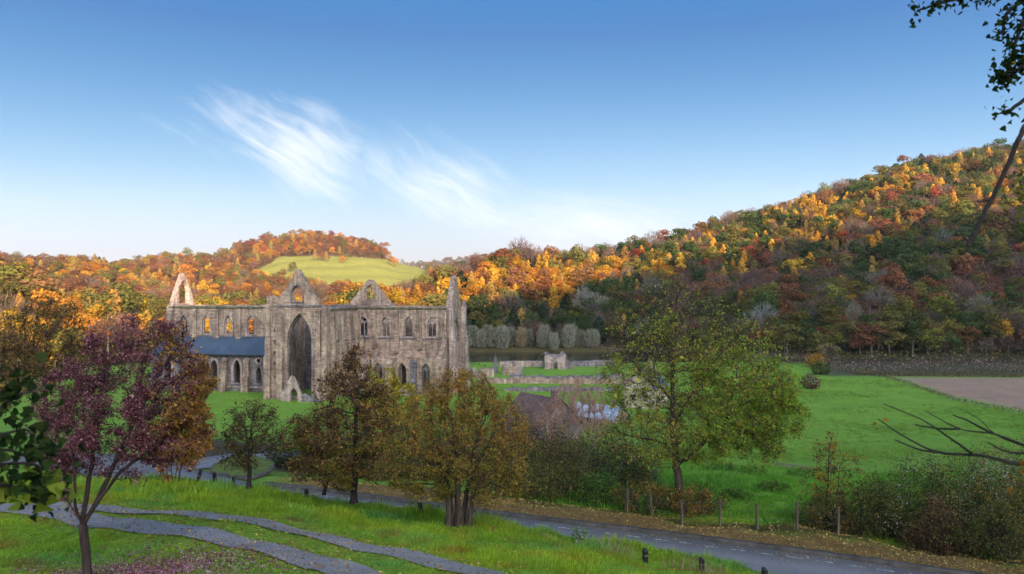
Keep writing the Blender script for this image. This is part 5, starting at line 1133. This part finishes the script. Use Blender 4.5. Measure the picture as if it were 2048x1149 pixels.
# lush growth in the bright gap and tussocks on the slope
for k, (px, d, s, lab) in enumerate([(1470, 41, .55, 'pale green clump of nettles behind the fence right of the ash'), (1545, 45, .6, 'second green nettle clump in the bright gap'), (1500, 55, .8, 'grey green scrub on the grass slope right of the ash trunk'), (1600, 58, .8, 'green scrub patch by the brown field track'), (1440, 60, .9, 'green scrub seen through the lower ash branches')]):
    sh('nettle_clump', lab, px, d, [(0, 0, s * .4, s * 1.5, s, s * .6)], [(L_LUSH, .7), (L_GREEN, .3)], 1500, .12, 100 + k, n_stem=60, group='green clumps on the slope', cat='plants')
# hedges across the far fields
def far_hedge(name, label, pts, h, mats, seed, wd=2.0, leaf=.42, dens=26, group='hedges across the far fields'):
    rng = np.random.default_rng(seed); pts = [Vector(p) for p in pts]; base = pts[0].copy(); cs = []
    for a, b in zip(pts[:-1], pts[1:]):
        n = int((b - a).length * dens); t_ = rng.uniform(0, 1, n); c = np.array(a) + (np.array(b) - np.array(a)) * t_[:, None]
        hh = h * (.72 + .55 * np.array([mnoise.noise(Vector((q[0] * .13, q[1] * .13, seed))) + .5 * mnoise.noise(Vector((q[0] * .4, q[1] * .4, seed))) for q in c])); u = unit_sphere(rng, n); u[:, 2] = np.abs(u[:, 2])
        c += u * np.stack([np.full(n, wd), np.full(n, wd), hh], 1) * rng.uniform(.5, 1, (n, 1)); cs.append(c)
    c = np.concatenate(cs) - np.array(base); t = thing(name, label, 'hedge', base, group)
    ix = rng.permutation(len(c)); k0 = 0
    for k, (mat, share, kind) in enumerate(mats):
        k1 = k0 + int(len(c) * share); q = c[ix[k0:k1]]; k0 = k1
        if kind == 'leaf': v, f = leaf_quads(rng, q, leaf * rng.uniform(.6, 1.3, len(q)))
        else: d = unit_sphere(rng, len(q)); d[:, 2] = np.abs(d[:, 2]) + .8; v, f = blades(rng, q - np.array((0, 0, .3)), d, h * rng.uniform(.3, .6, len(q)), .13)
        link('leaves' if kind == 'leaf' else 'stems', new_mesh(name, v, f, mat), t)
    return t
far_hedge('field_hedge', 'tall purplish bare hedge along the foot of the wooded hill, beyond the ploughed field', [G(1640, 262), G(1800, 258), G(1950, 256), G(2130, 254)], 6.5, [(L_PURPLE, .5, 'leaf'), (L_BROWN, .5, 'leaf')], 1, 3.2, .5, 60)
far_hedge('wood_edge_scrub', 'dark olive scrub closing the foot of the hill wood behind the purplish hedge', [G(1560, 300), G(1700, 297), G(1850, 293), G(2140, 290)], 6.5, [(L_DARK, .5, 'leaf'), (L_GREEN, .3, 'leaf'), (L_BROWN, .2, 'leaf')], 6, 4.0, .7, 16)
far_hedge('field_hedge', 'low grey hedge along the top edge of the ploughed field', [G(1700, 245), G(1850, 241), G(2120, 238)], 2.6, [(L_BROWN, .55, 'leaf'), (L_DARK, .45, 'leaf')], 2, 1.6, .42, 40)
far_hedge('field_hedge', 'low dark hedge running down between the green field and the ploughed field', [G(1668, 262), G(1775, 238), G(1905, 192), G(2060, 168)], 1.3, [(L_DARK, .6, 'leaf'), (L_PURPLE, .4, 'stem')], 3, 1.0, .3, 22)
far_hedge('river_hedge', 'tangled brown scrub along the river bank right of the willows', [G(1190, 350), G(1300, 345), G(1420, 330), G(1560, 300), G(1640, 285)], 4.0, [(L_BROWN, .5, 'leaf'), (L_PURPLE, .5, 'stem')], 4, 3.0, .6, 14)
far_hedge('river_hedge', 'low scrub on the far river bank at the foot of the willows', [G(930, 354), G(1060, 354), G(1190, 353)], 1.6, [(L_OLIVE, .5, 'leaf'), (L_BROWN, .5, 'leaf')], 5, 1.6, .5, 14)
for k, (px, d, s, lab, mm) in enumerate([(1632, 268, 3.0, 'yellow orange bush at the corner of the green field', [(L_ORANGE, .7), (L_YELLOW, .3)]), (1642, 246, 2.6, 'dark green bush below the yellow one at the field corner', [(L_GREEN, .6), (L_SHADE, .4)]), (1622, 212, 2.2, 'reddish brown bush at the left edge of the green field', [(L_BROWN, .7), (L_PURPLE, .3)]), (1655, 300, 4.0, 'grey green willow bush in front of the hill wood', [(L_PURPLE, .4), (L_OLIVE, .6)])]):
    sh('field_bush', lab, px, d, [(0, 0, s * .7, s * 1.1, s, s * .8)], mm, 1500, .36, 120 + k, n_stem=60, stem_w=.08, group='bushes at the corner of the green field')
# pale willows lined up along the far bank
PW = proto_bare(77, 900, .24)
def willow_mesh(seed):
    g = np.random.default_rng(seed); n = 700; u = unit_sphere(g, n); z = g.uniform(.12, 1, n); r = .24 * np.sqrt(np.clip(1 - ((z - .5) / .56) ** 2, .05, 1)) * g.uniform(.3, 1, n); th = g.uniform(0, TAU, n)
    c = np.stack([r * np.cos(th), r * np.sin(th), z - .1], 1); d = np.stack([np.cos(th) * .3, np.sin(th) * .3, np.ones(n)], 1) + g.normal(size=(n, 3)) * .12
    return blades(g, c, d, g.uniform(.10, .2, n), g.uniform(.018, .034, n))
WM = [new_mesh('crown', *willow_mesh(q), CROWN) for q in range(3)]; tvv, tff = proto_trunk(99, .55, .02); WT = new_mesh('trunk', tvv, tff, BARK_GREY)
for k, px in enumerate((934, 947, 960, 973, 986, 999, 1012, 1025, 1038, 1051, 1064, 1077, 1090, 1104, 1118, 1132, 1146, 1160, 1174, 1188)):
    g = G(px + rnd.uniform(-7, 7), 352 + rnd.uniform(-4, 8)); t = thing('willow_tree', ('%s willow from the left in the pale row along the far river bank' % ORD[k]) if k != 8 else 'tawny willow, ninth from the left in the pale row along the far river bank', 'tree', g, 'row of pale willows on the far bank', rnd.uniform(0, 6))
    hh = rnd.uniform(7.5, 11.0); t.scale = (hh * rnd.uniform(1.1, 1.7), hh * 1.2, hh); link('trunk', WT, t); c = link('crown', WM[k % 3], t); v = rnd.uniform(.85, 1.15); c['tint'] = [.24 * v, .24 * v, .175 * v] if k != 8 else [.34, .26, .15]

# ------------------------------------------------------------------ fence, verge posts, small things by the road
fp = (1254, 1304, 1364, 1440, 1515, 1594, 1676)
base = on_line(KF, 1440); fence = thing('post_and_wire_fence', 'grey wooden post and wire fence along the far side of the road', 'fence', base); tops = []
pb = MB(); pb.box(-.042, .042, -.042, .042, -.3, 1.15, .03); PM = new_mesh('post', pb.v, pb.f, POSTWOOD)
for px in fp:
    q = on_line(KF, px); o = link('post', PM, fence, q - base); o.rotation_euler = (rnd.uniform(-.05, .05), rnd.uniform(-.06, .06), rnd.uniform(0, 1)); tops.append(q - base)
for z in (.45, .78, 1.05):
    wbm = MB(); wbm.tube([p + Vector((0, -.055, z)) for p in tops], [.006] * len(tops), 3, False); wbm.build('wire', WIRE, fence)
for px, d, h, lab in ((395, 33.0, .5, 'leaning black verge post by the junction, nearest the orange shrub'), (430, 32.6, .5, 'middle black verge post of three by the road junction'), (468, 32.2, .5, 'black verge post by the junction, nearest the small thorn tree'), (612, 29.6, .4, 'black verge post left of the slender two stemmed thorn'), (842, 27.0, .45, 'lone black verge post between the tall thorn and the hazel'),
                   (1290, 22.5, .34, 'black verge post against the road, below the ash trunk'), (1403, 21.9, .34, 'black verge post with a slanted top, second right of the weeds'), (1528, 21.5, .40, 'black verge post with a pale band at the bottom edge of the road')):
    q = G(px, d); t = thing('verge_post', lab, 'post', q, 'black posts along the near verge', rnd.uniform(0, 1)); b = MB(); b.box(-.06, .06, -.06, .06, -.3, h, .08); b.build('post_shaft', BLACKPOST, t)
    b = MB(); b.box(-.064, .064, -.064, .064, h * .62, h * .76); b.build('reflector_band', WHITEBAND if px == 1528 else POSTWOOD, t); t.rotation_euler = (0, .22 if px == 395 else rnd.uniform(-.08, .08), rnd.uniform(0, 1))
for px, d, lab in ((986, 24.6, 'short red cut stump on the grass bank beside the hazel'), (998, 24.4, 'smaller red stump right beside the first one')):
    q = G(px, d); b = MB(); hh = .34 if px == 986 else .26; b.tube([(0, 0, -.1), (.01, 0, hh * .6), (.03, .01, hh)], [.075, .065, .05], 7); o = b.build('tree_stump', STUMP, None, q); tag(o, lab, 'stump', 'two red stumps on the bank')
sh('weed_plant', 'grey green weed standing up from the grass bank against the road', 1160, 23.6, [(0, 0, .28, .28, .25, .28)], [(L_GREEN, .5), (L_PALE, .1), (L_LUSH, .4)], 240, .07, 130, n_stem=18, stem_w=.01, cat='weed')

# ------------------------------------------------------------------ branches of trees that stand beside the camera
def leafy(rng, pts, n, size, spread, broad=1.0):
    """broad leaves with a bent midrib along given twig points"""
    pts = np.asarray(pts); ix = rng.integers(0, len(pts), n); c = pts[ix] + rng.normal(size=(n, 3)) * spread; s = size * rng.uniform(.6, 1.25, n)[:, None]
    a = unit_sphere(rng, n); a[:, 2] -= .5; a /= np.linalg.norm(a, axis=1)[:, None]; b = np.cross(a, unit_sphere(rng, n)); b /= np.linalg.norm(b, axis=1)[:, None]; k = np.cross(a, b); w_ = .42 * broad
    prof = [(-.42, 0, 0), (-.34, w_ * .95, .06), (-.02, w_ * .85, .1), (.26, w_ * .38, .06), (.62, 0, -.08), (.26, -w_ * .38, .06), (-.02, -w_ * .85, .1), (-.34, -w_ * .95, .06)]
    v = np.stack([c + a * s * p + b * s * q + k * s * r for p, q, r in prof], 1); f = np.arange(n * 8).reshape(n, 8); return v.reshape(-1, 3), f
def grow_line(rng, pts, rads, mb, n=5):
    pts = [Vector(p) for p in pts]; rads = list(np.interp(np.linspace(0, 1, len(pts)), np.linspace(0, 1, len(rads)), rads)) if len(rads) != len(pts) else rads
    sl = smooth_line(np.array([tuple(p) for p in pts]), 6); rr = np.interp(np.linspace(0, len(pts) - 1, len(sl)), range(len(pts)), rads); sl = sl + rng.normal(size=sl.shape) * rr[:, None] * .16
    mb.tube(sl, rr, n); return sl
rngb = np.random.default_rng(50)
# leaves and bare bough from the tree standing just outside the frame on the right
TB = Vector((6.4, 5.2, gz(6.4, 5.2)))
bt = thing('overhanging_birch', 'birch outside the frame whose small leaves hang in the top right corner', 'tree', TB); A, B = MB(), MB()
def pr(*q): return [P(a, b, d) - TB for a, b, d in q]
grow_line(rngb, [(0, 0, -.2), (.05, .05, 1.6), (-.1, .1, 3.6), (-.2, .2, 6.2)], [.17, .15, .12, .07], A, 9)
tw = []
root = Vector((-.18, .18, 5.2))
for br in ([(2250, -60, 5.6), (2100, -40, 5.8), (2000, -12, 5.9), (1900, 2, 6.0), (1835, 22, 6.0)], [(2220, -40, 5.6), (2080, 0, 5.7), (2040, 60, 5.7), (2022, 120, 5.7), (2004, 170, 5.7)], [(2230, 0, 5.5), (2100, 60, 5.6), (2060, 110, 5.6), (2035, 140, 5.6), (1990, 150, 5.7)], [(2230, -30, 6.2), (2110, -20, 6.2), (2020, 20, 6.2), (2005, 70, 6.2)], [(2240, -80, 6.0), (2120, -70, 6.0), (1990, -40, 6.0), (1950, -8, 6.0)], [(2250, 40, 5.4), (2130, 120, 5.4), (2060, 190, 5.4), (2010, 228, 5.4)]):
    sl = grow_line(rngb, [root] + pr(*br), [.035] + [.02 - .003 * i for i in range(len(br))], B, 4); tw.append((br, sl))
A.build('trunk', BARK_GREY, bt, smooth=True); B.build('branches', BARK_DARK, bt)
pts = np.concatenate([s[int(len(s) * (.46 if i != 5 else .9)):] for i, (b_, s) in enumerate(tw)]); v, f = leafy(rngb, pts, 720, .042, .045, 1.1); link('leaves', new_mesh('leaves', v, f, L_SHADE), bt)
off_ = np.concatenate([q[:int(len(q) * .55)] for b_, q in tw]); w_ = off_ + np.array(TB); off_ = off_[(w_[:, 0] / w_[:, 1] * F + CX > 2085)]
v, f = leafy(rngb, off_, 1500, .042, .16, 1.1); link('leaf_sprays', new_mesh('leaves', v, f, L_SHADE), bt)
v, f = leafy(rngb, np.array(pr((2014, 140, 5.7), (2010, 155, 5.7), (2018, 132, 5.7))), 16, .05, .02, 1.1); link('leaf_sprays', new_mesh('leaves', v, f, L_YELLOW), bt)
pts2 = np.array(pr((2052, 380, 7.0), (2062, 420, 7.0), (2045, 455, 7), (2070, 350, 7), (2050, 400, 7))); v, f = leafy(rngb, pts2, 170, .05, .09, 1.0); link('leaf_sprays', new_mesh('leaves', v, f, L_OLIVE), bt)
grow_line(rngb, [root] + pr((2300, 300, 7), (2150, 370, 7), (2055, 400, 7)), [.03, .02, .012, .006], B := MB(), 4); B.build('branches', BARK_DARK, bt)
# dead bough and bare twigs of the same standing tree's neighbour
TD = Vector((5.2, 3.6, gz(5.2, 3.6))); dt = thing('dead_branched_tree', 'bare tree outside the frame reaching in with a dead bough and thin twigs', 'tree', TD); A, B = MB(), MB()
def pd(*q): return [P(a, b, d) - TD for a, b, d in q]
grow_line(rngb, [(0, 0, -.2), (-.05, .05, 1.5), (0, .1, 3.0), (-.05, .2, 4.6)], [.15, .13, .10, .06], A, 9); A.build('trunk', BARK_DARK, dt, smooth=True)
grow_line(rngb, [(-.03, .15, 3.6)] + pd((2200, 180, 4.2), (2080, 215, 4.4), (2046, 262, 4.4), (2018, 325, 4.4), (1990, 385, 4.4), (1962, 440, 4.4), (1936, 492, 4.4)), [.03, .024, .016, .014, .013, .0125, .012, .015], B, 7)
grow_line(rngb, pd((1985, 398, 4.4), (1968, 402, 4.4), (1955, 404, 4.38)), [.012, .008, .006], B, 5); grow_line(rngb, pd((1940, 484, 4.4), (1930, 478, 4.4)), [.012, .006], B, 5); grow_line(rngb, pd((2006, 350, 4.4), (2014, 356, 4.4)), [.01, .006], B, 4)
B.build('dead_bough', BARK_DARK, dt); B = MB(); tp = []
main = [(-.02, .1, 1.9)] + pd((2300, 960, 4.6), (2150, 945, 4.8), (2048, 930, 5.0), (1960, 912, 5.1), (1880, 905, 5.2), (1820, 880, 5.3), (1755, 838, 5.4))
grow_line(rngb, main, [.035, .026, .02, .014, .010, .008, .006, .003], B, 5)
for br in ([(1945, 908, 5.1), (1890, 870, 5.2), (1840, 838, 5.3), (1766, 808, 5.4)], [(2048, 890, 5.0), (1985, 868, 5.1), (1920, 858, 5.2), (1850, 822, 5.3)], [(2200, 930, 4.7), (2048, 892, 5.0), (1990, 868, 5.1), (1960, 840, 5.1), (1930, 822, 5.2)], [(1985, 868, 5.1), (1935, 842, 5.2), (1905, 830, 5.2)], [(1880, 905, 5.2), (1840, 900, 5.2), (1790, 880, 5.3)], [(1920, 858, 5.2), (1880, 858, 5.2), (1830, 850, 5.3)], [(2100, 905, 4.9), (2020, 905, 5.0), (1975, 885, 5.1)]):
    sl = grow_line(rngb, pd(*br), [.008, .006, .004, .0025, .002][:len(br)], B, 4)
B.build('bare_twigs', BARK_DARK, dt)
v, f = leafy(rngb, np.array(pd((1750, 850, 5.4), (2036, 948, 4.9), (2040, 936, 4.9), (2030, 985, 4.9))), 9, .036, .025); link('leaves', new_mesh('leaves', v, f, L_ORANGE), dt)
# dark leaves of the shrub at the left edge
TL = Vector((-3.1, 3.3, gz(-3.1, 3.3))); lt = thing('edge_shrub', 'dark broad leaved shrub reaching in at the left edge with a few lime leaves', 'shrub', TL); B = MB(); tw = []
def pl(*q): return [P(a, b, d) - TL for a, b, d in q]
for br in ([(-120, 900, 3.9), (-20, 830, 4.0), (40, 790, 4.0), (70, 785, 4.0)], [(-120, 940, 3.9), (-20, 880, 3.9), (50, 860, 3.9), (66, 880, 3.9)], [(-120, 960, 3.8), (0, 930, 3.8), (70, 930, 3.8), (84, 950, 3.8)], [(-120, 1000, 3.8), (-10, 970, 3.8), (60, 985, 3.8), (92, 1000, 3.8)], [(-100, 930, 4.2), (0, 900, 4.2), (60, 920, 4.2), (100, 980, 4.1)], [(-110, 860, 4.0), (-30, 800, 4.0), (20, 775, 4.0)]):
    tw.append(grow_line(rngb, [(0, 0, .1 - .3), (-.02, .1, .7)] + pl(*br), [.03, .022, .014, .009, .006, .004], B, 5))
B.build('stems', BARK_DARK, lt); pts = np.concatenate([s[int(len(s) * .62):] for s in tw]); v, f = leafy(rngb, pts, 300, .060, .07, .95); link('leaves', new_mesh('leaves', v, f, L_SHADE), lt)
v, f = leafy(rngb, np.array(pl((80, 995, 3.8), (112, 985, 3.8), (100, 960, 3.9), (60, 965, 3.8), (30, 1000, 3.8), (10, 985, 3.8))), 26, .085, .03, 1.2); link('leaf_sprays', new_mesh('leaves', v, f, L_LIMEY), lt)

# ------------------------------------------------------------------ grass and fallen leaves
GCOL = bpy.data.collections.new('grass_prototypes')
for k in range(5):
    g = np.random.default_rng(200 + k); n = 20; b_ = np.stack([g.normal(0, .07, n), g.normal(0, .07, n), np.full(n, -.02)], 1); d = np.stack([b_[:, 0] * 4 + g.normal(0, .25, n), b_[:, 1] * 4 + g.normal(0, .25, n), np.ones(n)], 1)
    v, f = blades(g, b_, d, g.uniform(.07, .20, n), g.uniform(.012, .022, n)); GCOL.objects.link(bpy.data.objects.new('tuft_%d' % k, new_mesh('tuft', v, f, BLADE)))
rg = np.random.default_rng(77)
def fan_pts(n, d0, d1, k0, k1):
    d = np.sqrt(rg.uniform(d0 ** 2, d1 ** 2, n)); k = rg.uniform(k0, k1, n); return k * d, d
def nz(x, y, s, o): return np.array([mnoise.noise(Vector((a * s, b * s, o))) for a, b in zip(x, y)])
x, y = fan_pts(46000, 13.5, 34, -.70, .70)
m = np.ones(len(x), bool)
for tr, wd in ((TRK1, .43), (TRK2, .44)): m &= line_dist(x, y, tr)[0] > wd - .05 + rg.uniform(-.10, .16, len(x)) + .10 * nz(x, y, 1.3, 4.)
m &= line_dist(x, y, ROAD_C)[0] > ROADW / 2 + .15; kerbside = y - np.interp(x, KERBLINE[:, 0], KERBLINE[:, 1]); m &= kerbside < 0
pxx = x / y * F + CX
lit = np.exp(-(((pxx - 300) / 210) ** 2 + ((y - 16.3) / 1.1) ** 2)); m &= rg.uniform(0, 1, len(x)) > lit * 1.05
x, y = x[m], y[m]; z = ground_z(x, y); a = nz(x, y, .35, 1.); b = nz(x, y, 1.1, 5.)
e = nz(x, y, .6, 9.)
c = np.array((.23, .35, .03)) * np.ones((len(x), 1)); c = c + np.clip(a, -.5, .5)[:, None] * np.array((.12, .08, -.01)) + np.clip(-b - .1, 0, .5)[:, None] * np.array((.10, -.30, .01)) + np.clip(e, 0, .5)[:, None] * np.array((-.14, -.02, .07))
c = np.clip(c, .03, 1) * rg.uniform(.7, 1.3, (len(x), 1)) * (1.18 - .12 * sstep(20, 24, y))[:, None]; mid = (line_dist(x, y, TRK1)[0] < 1.0) & (line_dist(x, y, TRK2)[0] < 1.2); c[mid] = c[mid] * .45 + np.array((.22, .19, .05)) * .55
scatter_stuff('lawn_grass', GCOL, np.stack([x, y, z], 1), rg.uniform(0, TAU, len(x)), (1.0 + .8 * np.clip(a, -.4, .8) + 1.2 * np.clip(nz(x, y, 1.5, 2.), -.35, .5)) * rg.uniform(.7, 1.3, len(x)) * np.where(mid, .5, 1) * (.75 + .65 * sstep(21, 27, y)) * (.45 + .55 * sstep(.5, 1.6, np.minimum(line_dist(x, y, TRK1)[0], line_dist(x, y, TRK2)[0]))), rg.integers(0, 5, len(x)), np.clip(c, .01, 1), 'short green grass of the terrace lawn and bank')
x, y = fan_pts(26000, 36, 78, -.30, .62); kerbside = y - np.interp(x, KERBLINE[:, 0], KERBLINE[:, 1]); bd = line_dist(x, y, KERBLINE)[0]; pxx = x / y * F + CX
m = (kerbside > 0) & (bd > 4.2) & ((pxx > 1000) | (y > 60)) & (line_dist(x, y, SIDE_C)[0] > 3) ; x, y = x[m], y[m]; z = ground_z(x, y); a = nz(x, y, .2, 1.)
c = np.array((.14, .32, .04)) * rg.uniform(.7, 1.3, (len(x), 1)) + np.clip(a, -.4, .4)[:, None] * np.array((.08, .10, .03))
scatter_stuff('meadow_grass', GCOL, np.stack([x, y, z], 1), rg.uniform(0, TAU, len(x)), 1.9 * rg.uniform(.6, 1.4, len(x)) * (1 + .6 * np.clip(a, -.5, 1)), rg.integers(0, 5, len(x)), np.clip(c, .01, 1), 'rough bright grass on the slope below the fence')
def litter(name, label, x, y, lift, size, mat, onroad=False):
    n = len(x); z = ground_z(x, y)
    bd, bz = line_dist(x, y, ROAD_C); z = np.where(bd < ROADW / 2, bz, z) + lift
    v, f = leaf_quads(rg, np.stack([x, y, z], 1), size * rg.uniform(.6, 1.3, n), np.array([[0, 0, 1.0]]), .35, .7); tag(link(name, new_mesh(name, v, f, mat)), label, kind='stuff')
L_FALL = m_leaf('fallen_leaves_tan', [(0.42, 0.25, 0.07), (0.50, 0.34, 0.10), (0.30, 0.15, 0.05), (0.20, 0.10, 0.04), (0.52, 0.38, 0.13)], .1)
L_FALLP = m_leaf('fallen_leaves_plum', [(0.30, 0.10, 0.13), (0.40, 0.18, 0.21), (0.20, 0.06, 0.08), (0.50, 0.32, 0.34), (0.12, 0.05, 0.05)], .1)
t_ = rg.uniform(0, 1, 15000); q = np.interp(t_ * (len(KERBLINE) - 1 - i0) + i0, range(len(KERBLINE)), KERBLINE[:, 0]), np.interp(t_ * (len(KERBLINE) - 1 - i0) + i0, range(len(KERBLINE)), KERBLINE[:, 1])
off = rg.uniform(.3, 4.2, len(t_)); litter('verge_leaves', 'tan and yellow fallen leaves covering the verge along the kerb', q[0] + off * .40 + rg.normal(0, .2, len(t_)), q[1] + off * .91, .035, .085, L_FALL)
t_ = rg.uniform(0, 1, 1500); q = np.interp(t_ * (len(KERBLINE) - 1 - i0) + i0, range(len(KERBLINE)), KERBLINE[:, 0]), np.interp(t_ * (len(KERBLINE) - 1 - i0) + i0, range(len(KERBLINE)), KERBLINE[:, 1])
off = np.abs(rg.normal(0, .6, len(t_))) + .1; litter('gutter_leaves', 'scattered fallen leaves in the gutter of the road', q[0] - off * .40, q[1] - off * .91, .02, .075, L_FALL)
n = 9000; pxx = rg.normal(300, 125, n); yy_ = rg.normal(16.3, .75, n); litter('plum_leaf_litter', 'pinkish purple fallen leaves under the plum leaved tree', (pxx - CX) / F * yy_, yy_, .03, .05, L_FALLP)
n = 3600; x, y = fan_pts(n * 3, 14, 24, -.62, .1); dd = np.minimum(line_dist(x, y, TRK1)[0], line_dist(x, y, TRK2)[0]); m = (dd < 1.1) & (rg.uniform(0, 1, len(x)) < np.exp(-(dd - .35) ** 2 / .18)); litter('track_leaves', 'brown fallen leaves along the wheel tracks', x[m], y[m], .06, .055, L_FALL)
x, y = fan_pts(2600, 14, 30, -.66, .6); m = y < np.interp(x, KERBLINE[:, 0], KERBLINE[:, 1]) - ROADW - .6; litter('lawn_leaves', 'a few pale leaves lying scattered on the lawn', x[m], y[m], .10, .055, L_FALL)

x, y = fan_pts(30000, 76, 236, -.34, .66); a = nz(x, y * 2.2, .035, 2.); b = nz(x, y, .12, 6.); k = x / y * F + CX
m = (rg.uniform(-.25, .5, len(x)) < a + .6 * b) & ~((k > 1765) & (y > np.interp(k, [1770, 1900, 2048, 2300], [240, 192, 168, 146]))) & ((k > 1380) | (y < 185)); x, y, a = x[m], y[m], a[m]
c = np.array((.17, .30, .05)) * rg.uniform(.7, 1.3, (len(x), 1)) + (rg.uniform(0, 1, (len(x), 1)) < .15) * np.array((.10, .03, .02))
scatter_stuff('field_tussocks', GCOL, np.stack([x, y, ground_z(x, y)], 1), rg.normal(0, .4, len(x)), rg.uniform(1.6, 3.6, len(x)) * (1 + .6 * a), rg.integers(0, 5, len(x)), np.clip(c, .02, 1), 'rough grass tussocks across the green field')

hz = MB(); hz.box(-1700, 1900, -900, 2700, -8, 330); ho = tag(link('haze', new_mesh('haze', hz.v, hz.f)), kind='stuff')
hm, hn, hout = mat_new('valley_haze'); hv = hn.add('ShaderNodeVolumePrincipled'); hv.inputs['Density'].default_value = HAZE; hv.inputs['Color'].default_value = (0.86, 0.92, 1.0, 1); hv.inputs['Anisotropy'].default_value = 0.0
hn.link(hv.outputs[0], hout.inputs['Volume']); ho.data.materials.append(hm)

x = rg.uniform(-3, 6, 900); kx = x / 24; y = np.interp(x, [-3, 0, 2, 4, 6], [27.6, 25.2, 23.6, 22.3, 21.4]) + rg.normal(0, .35, len(x)); m = nz(x, y, .9, 3.) > .0; x, y = x[m], y[m]
v, f = blades(rg, np.stack([x, y, ground_z(x, y) - .02], 1), np.stack([rg.normal(0, .25, len(x)), rg.normal(0, .25, len(x)), np.ones(len(x))], 1), rg.uniform(.2, .5, len(x)), .016)
tag(link('dry_grass_stems', new_mesh('dry_grass_stems', v, f, L_PINK)), 'pinkish dry grass stems along the edge of the bank above the road', kind='stuff')
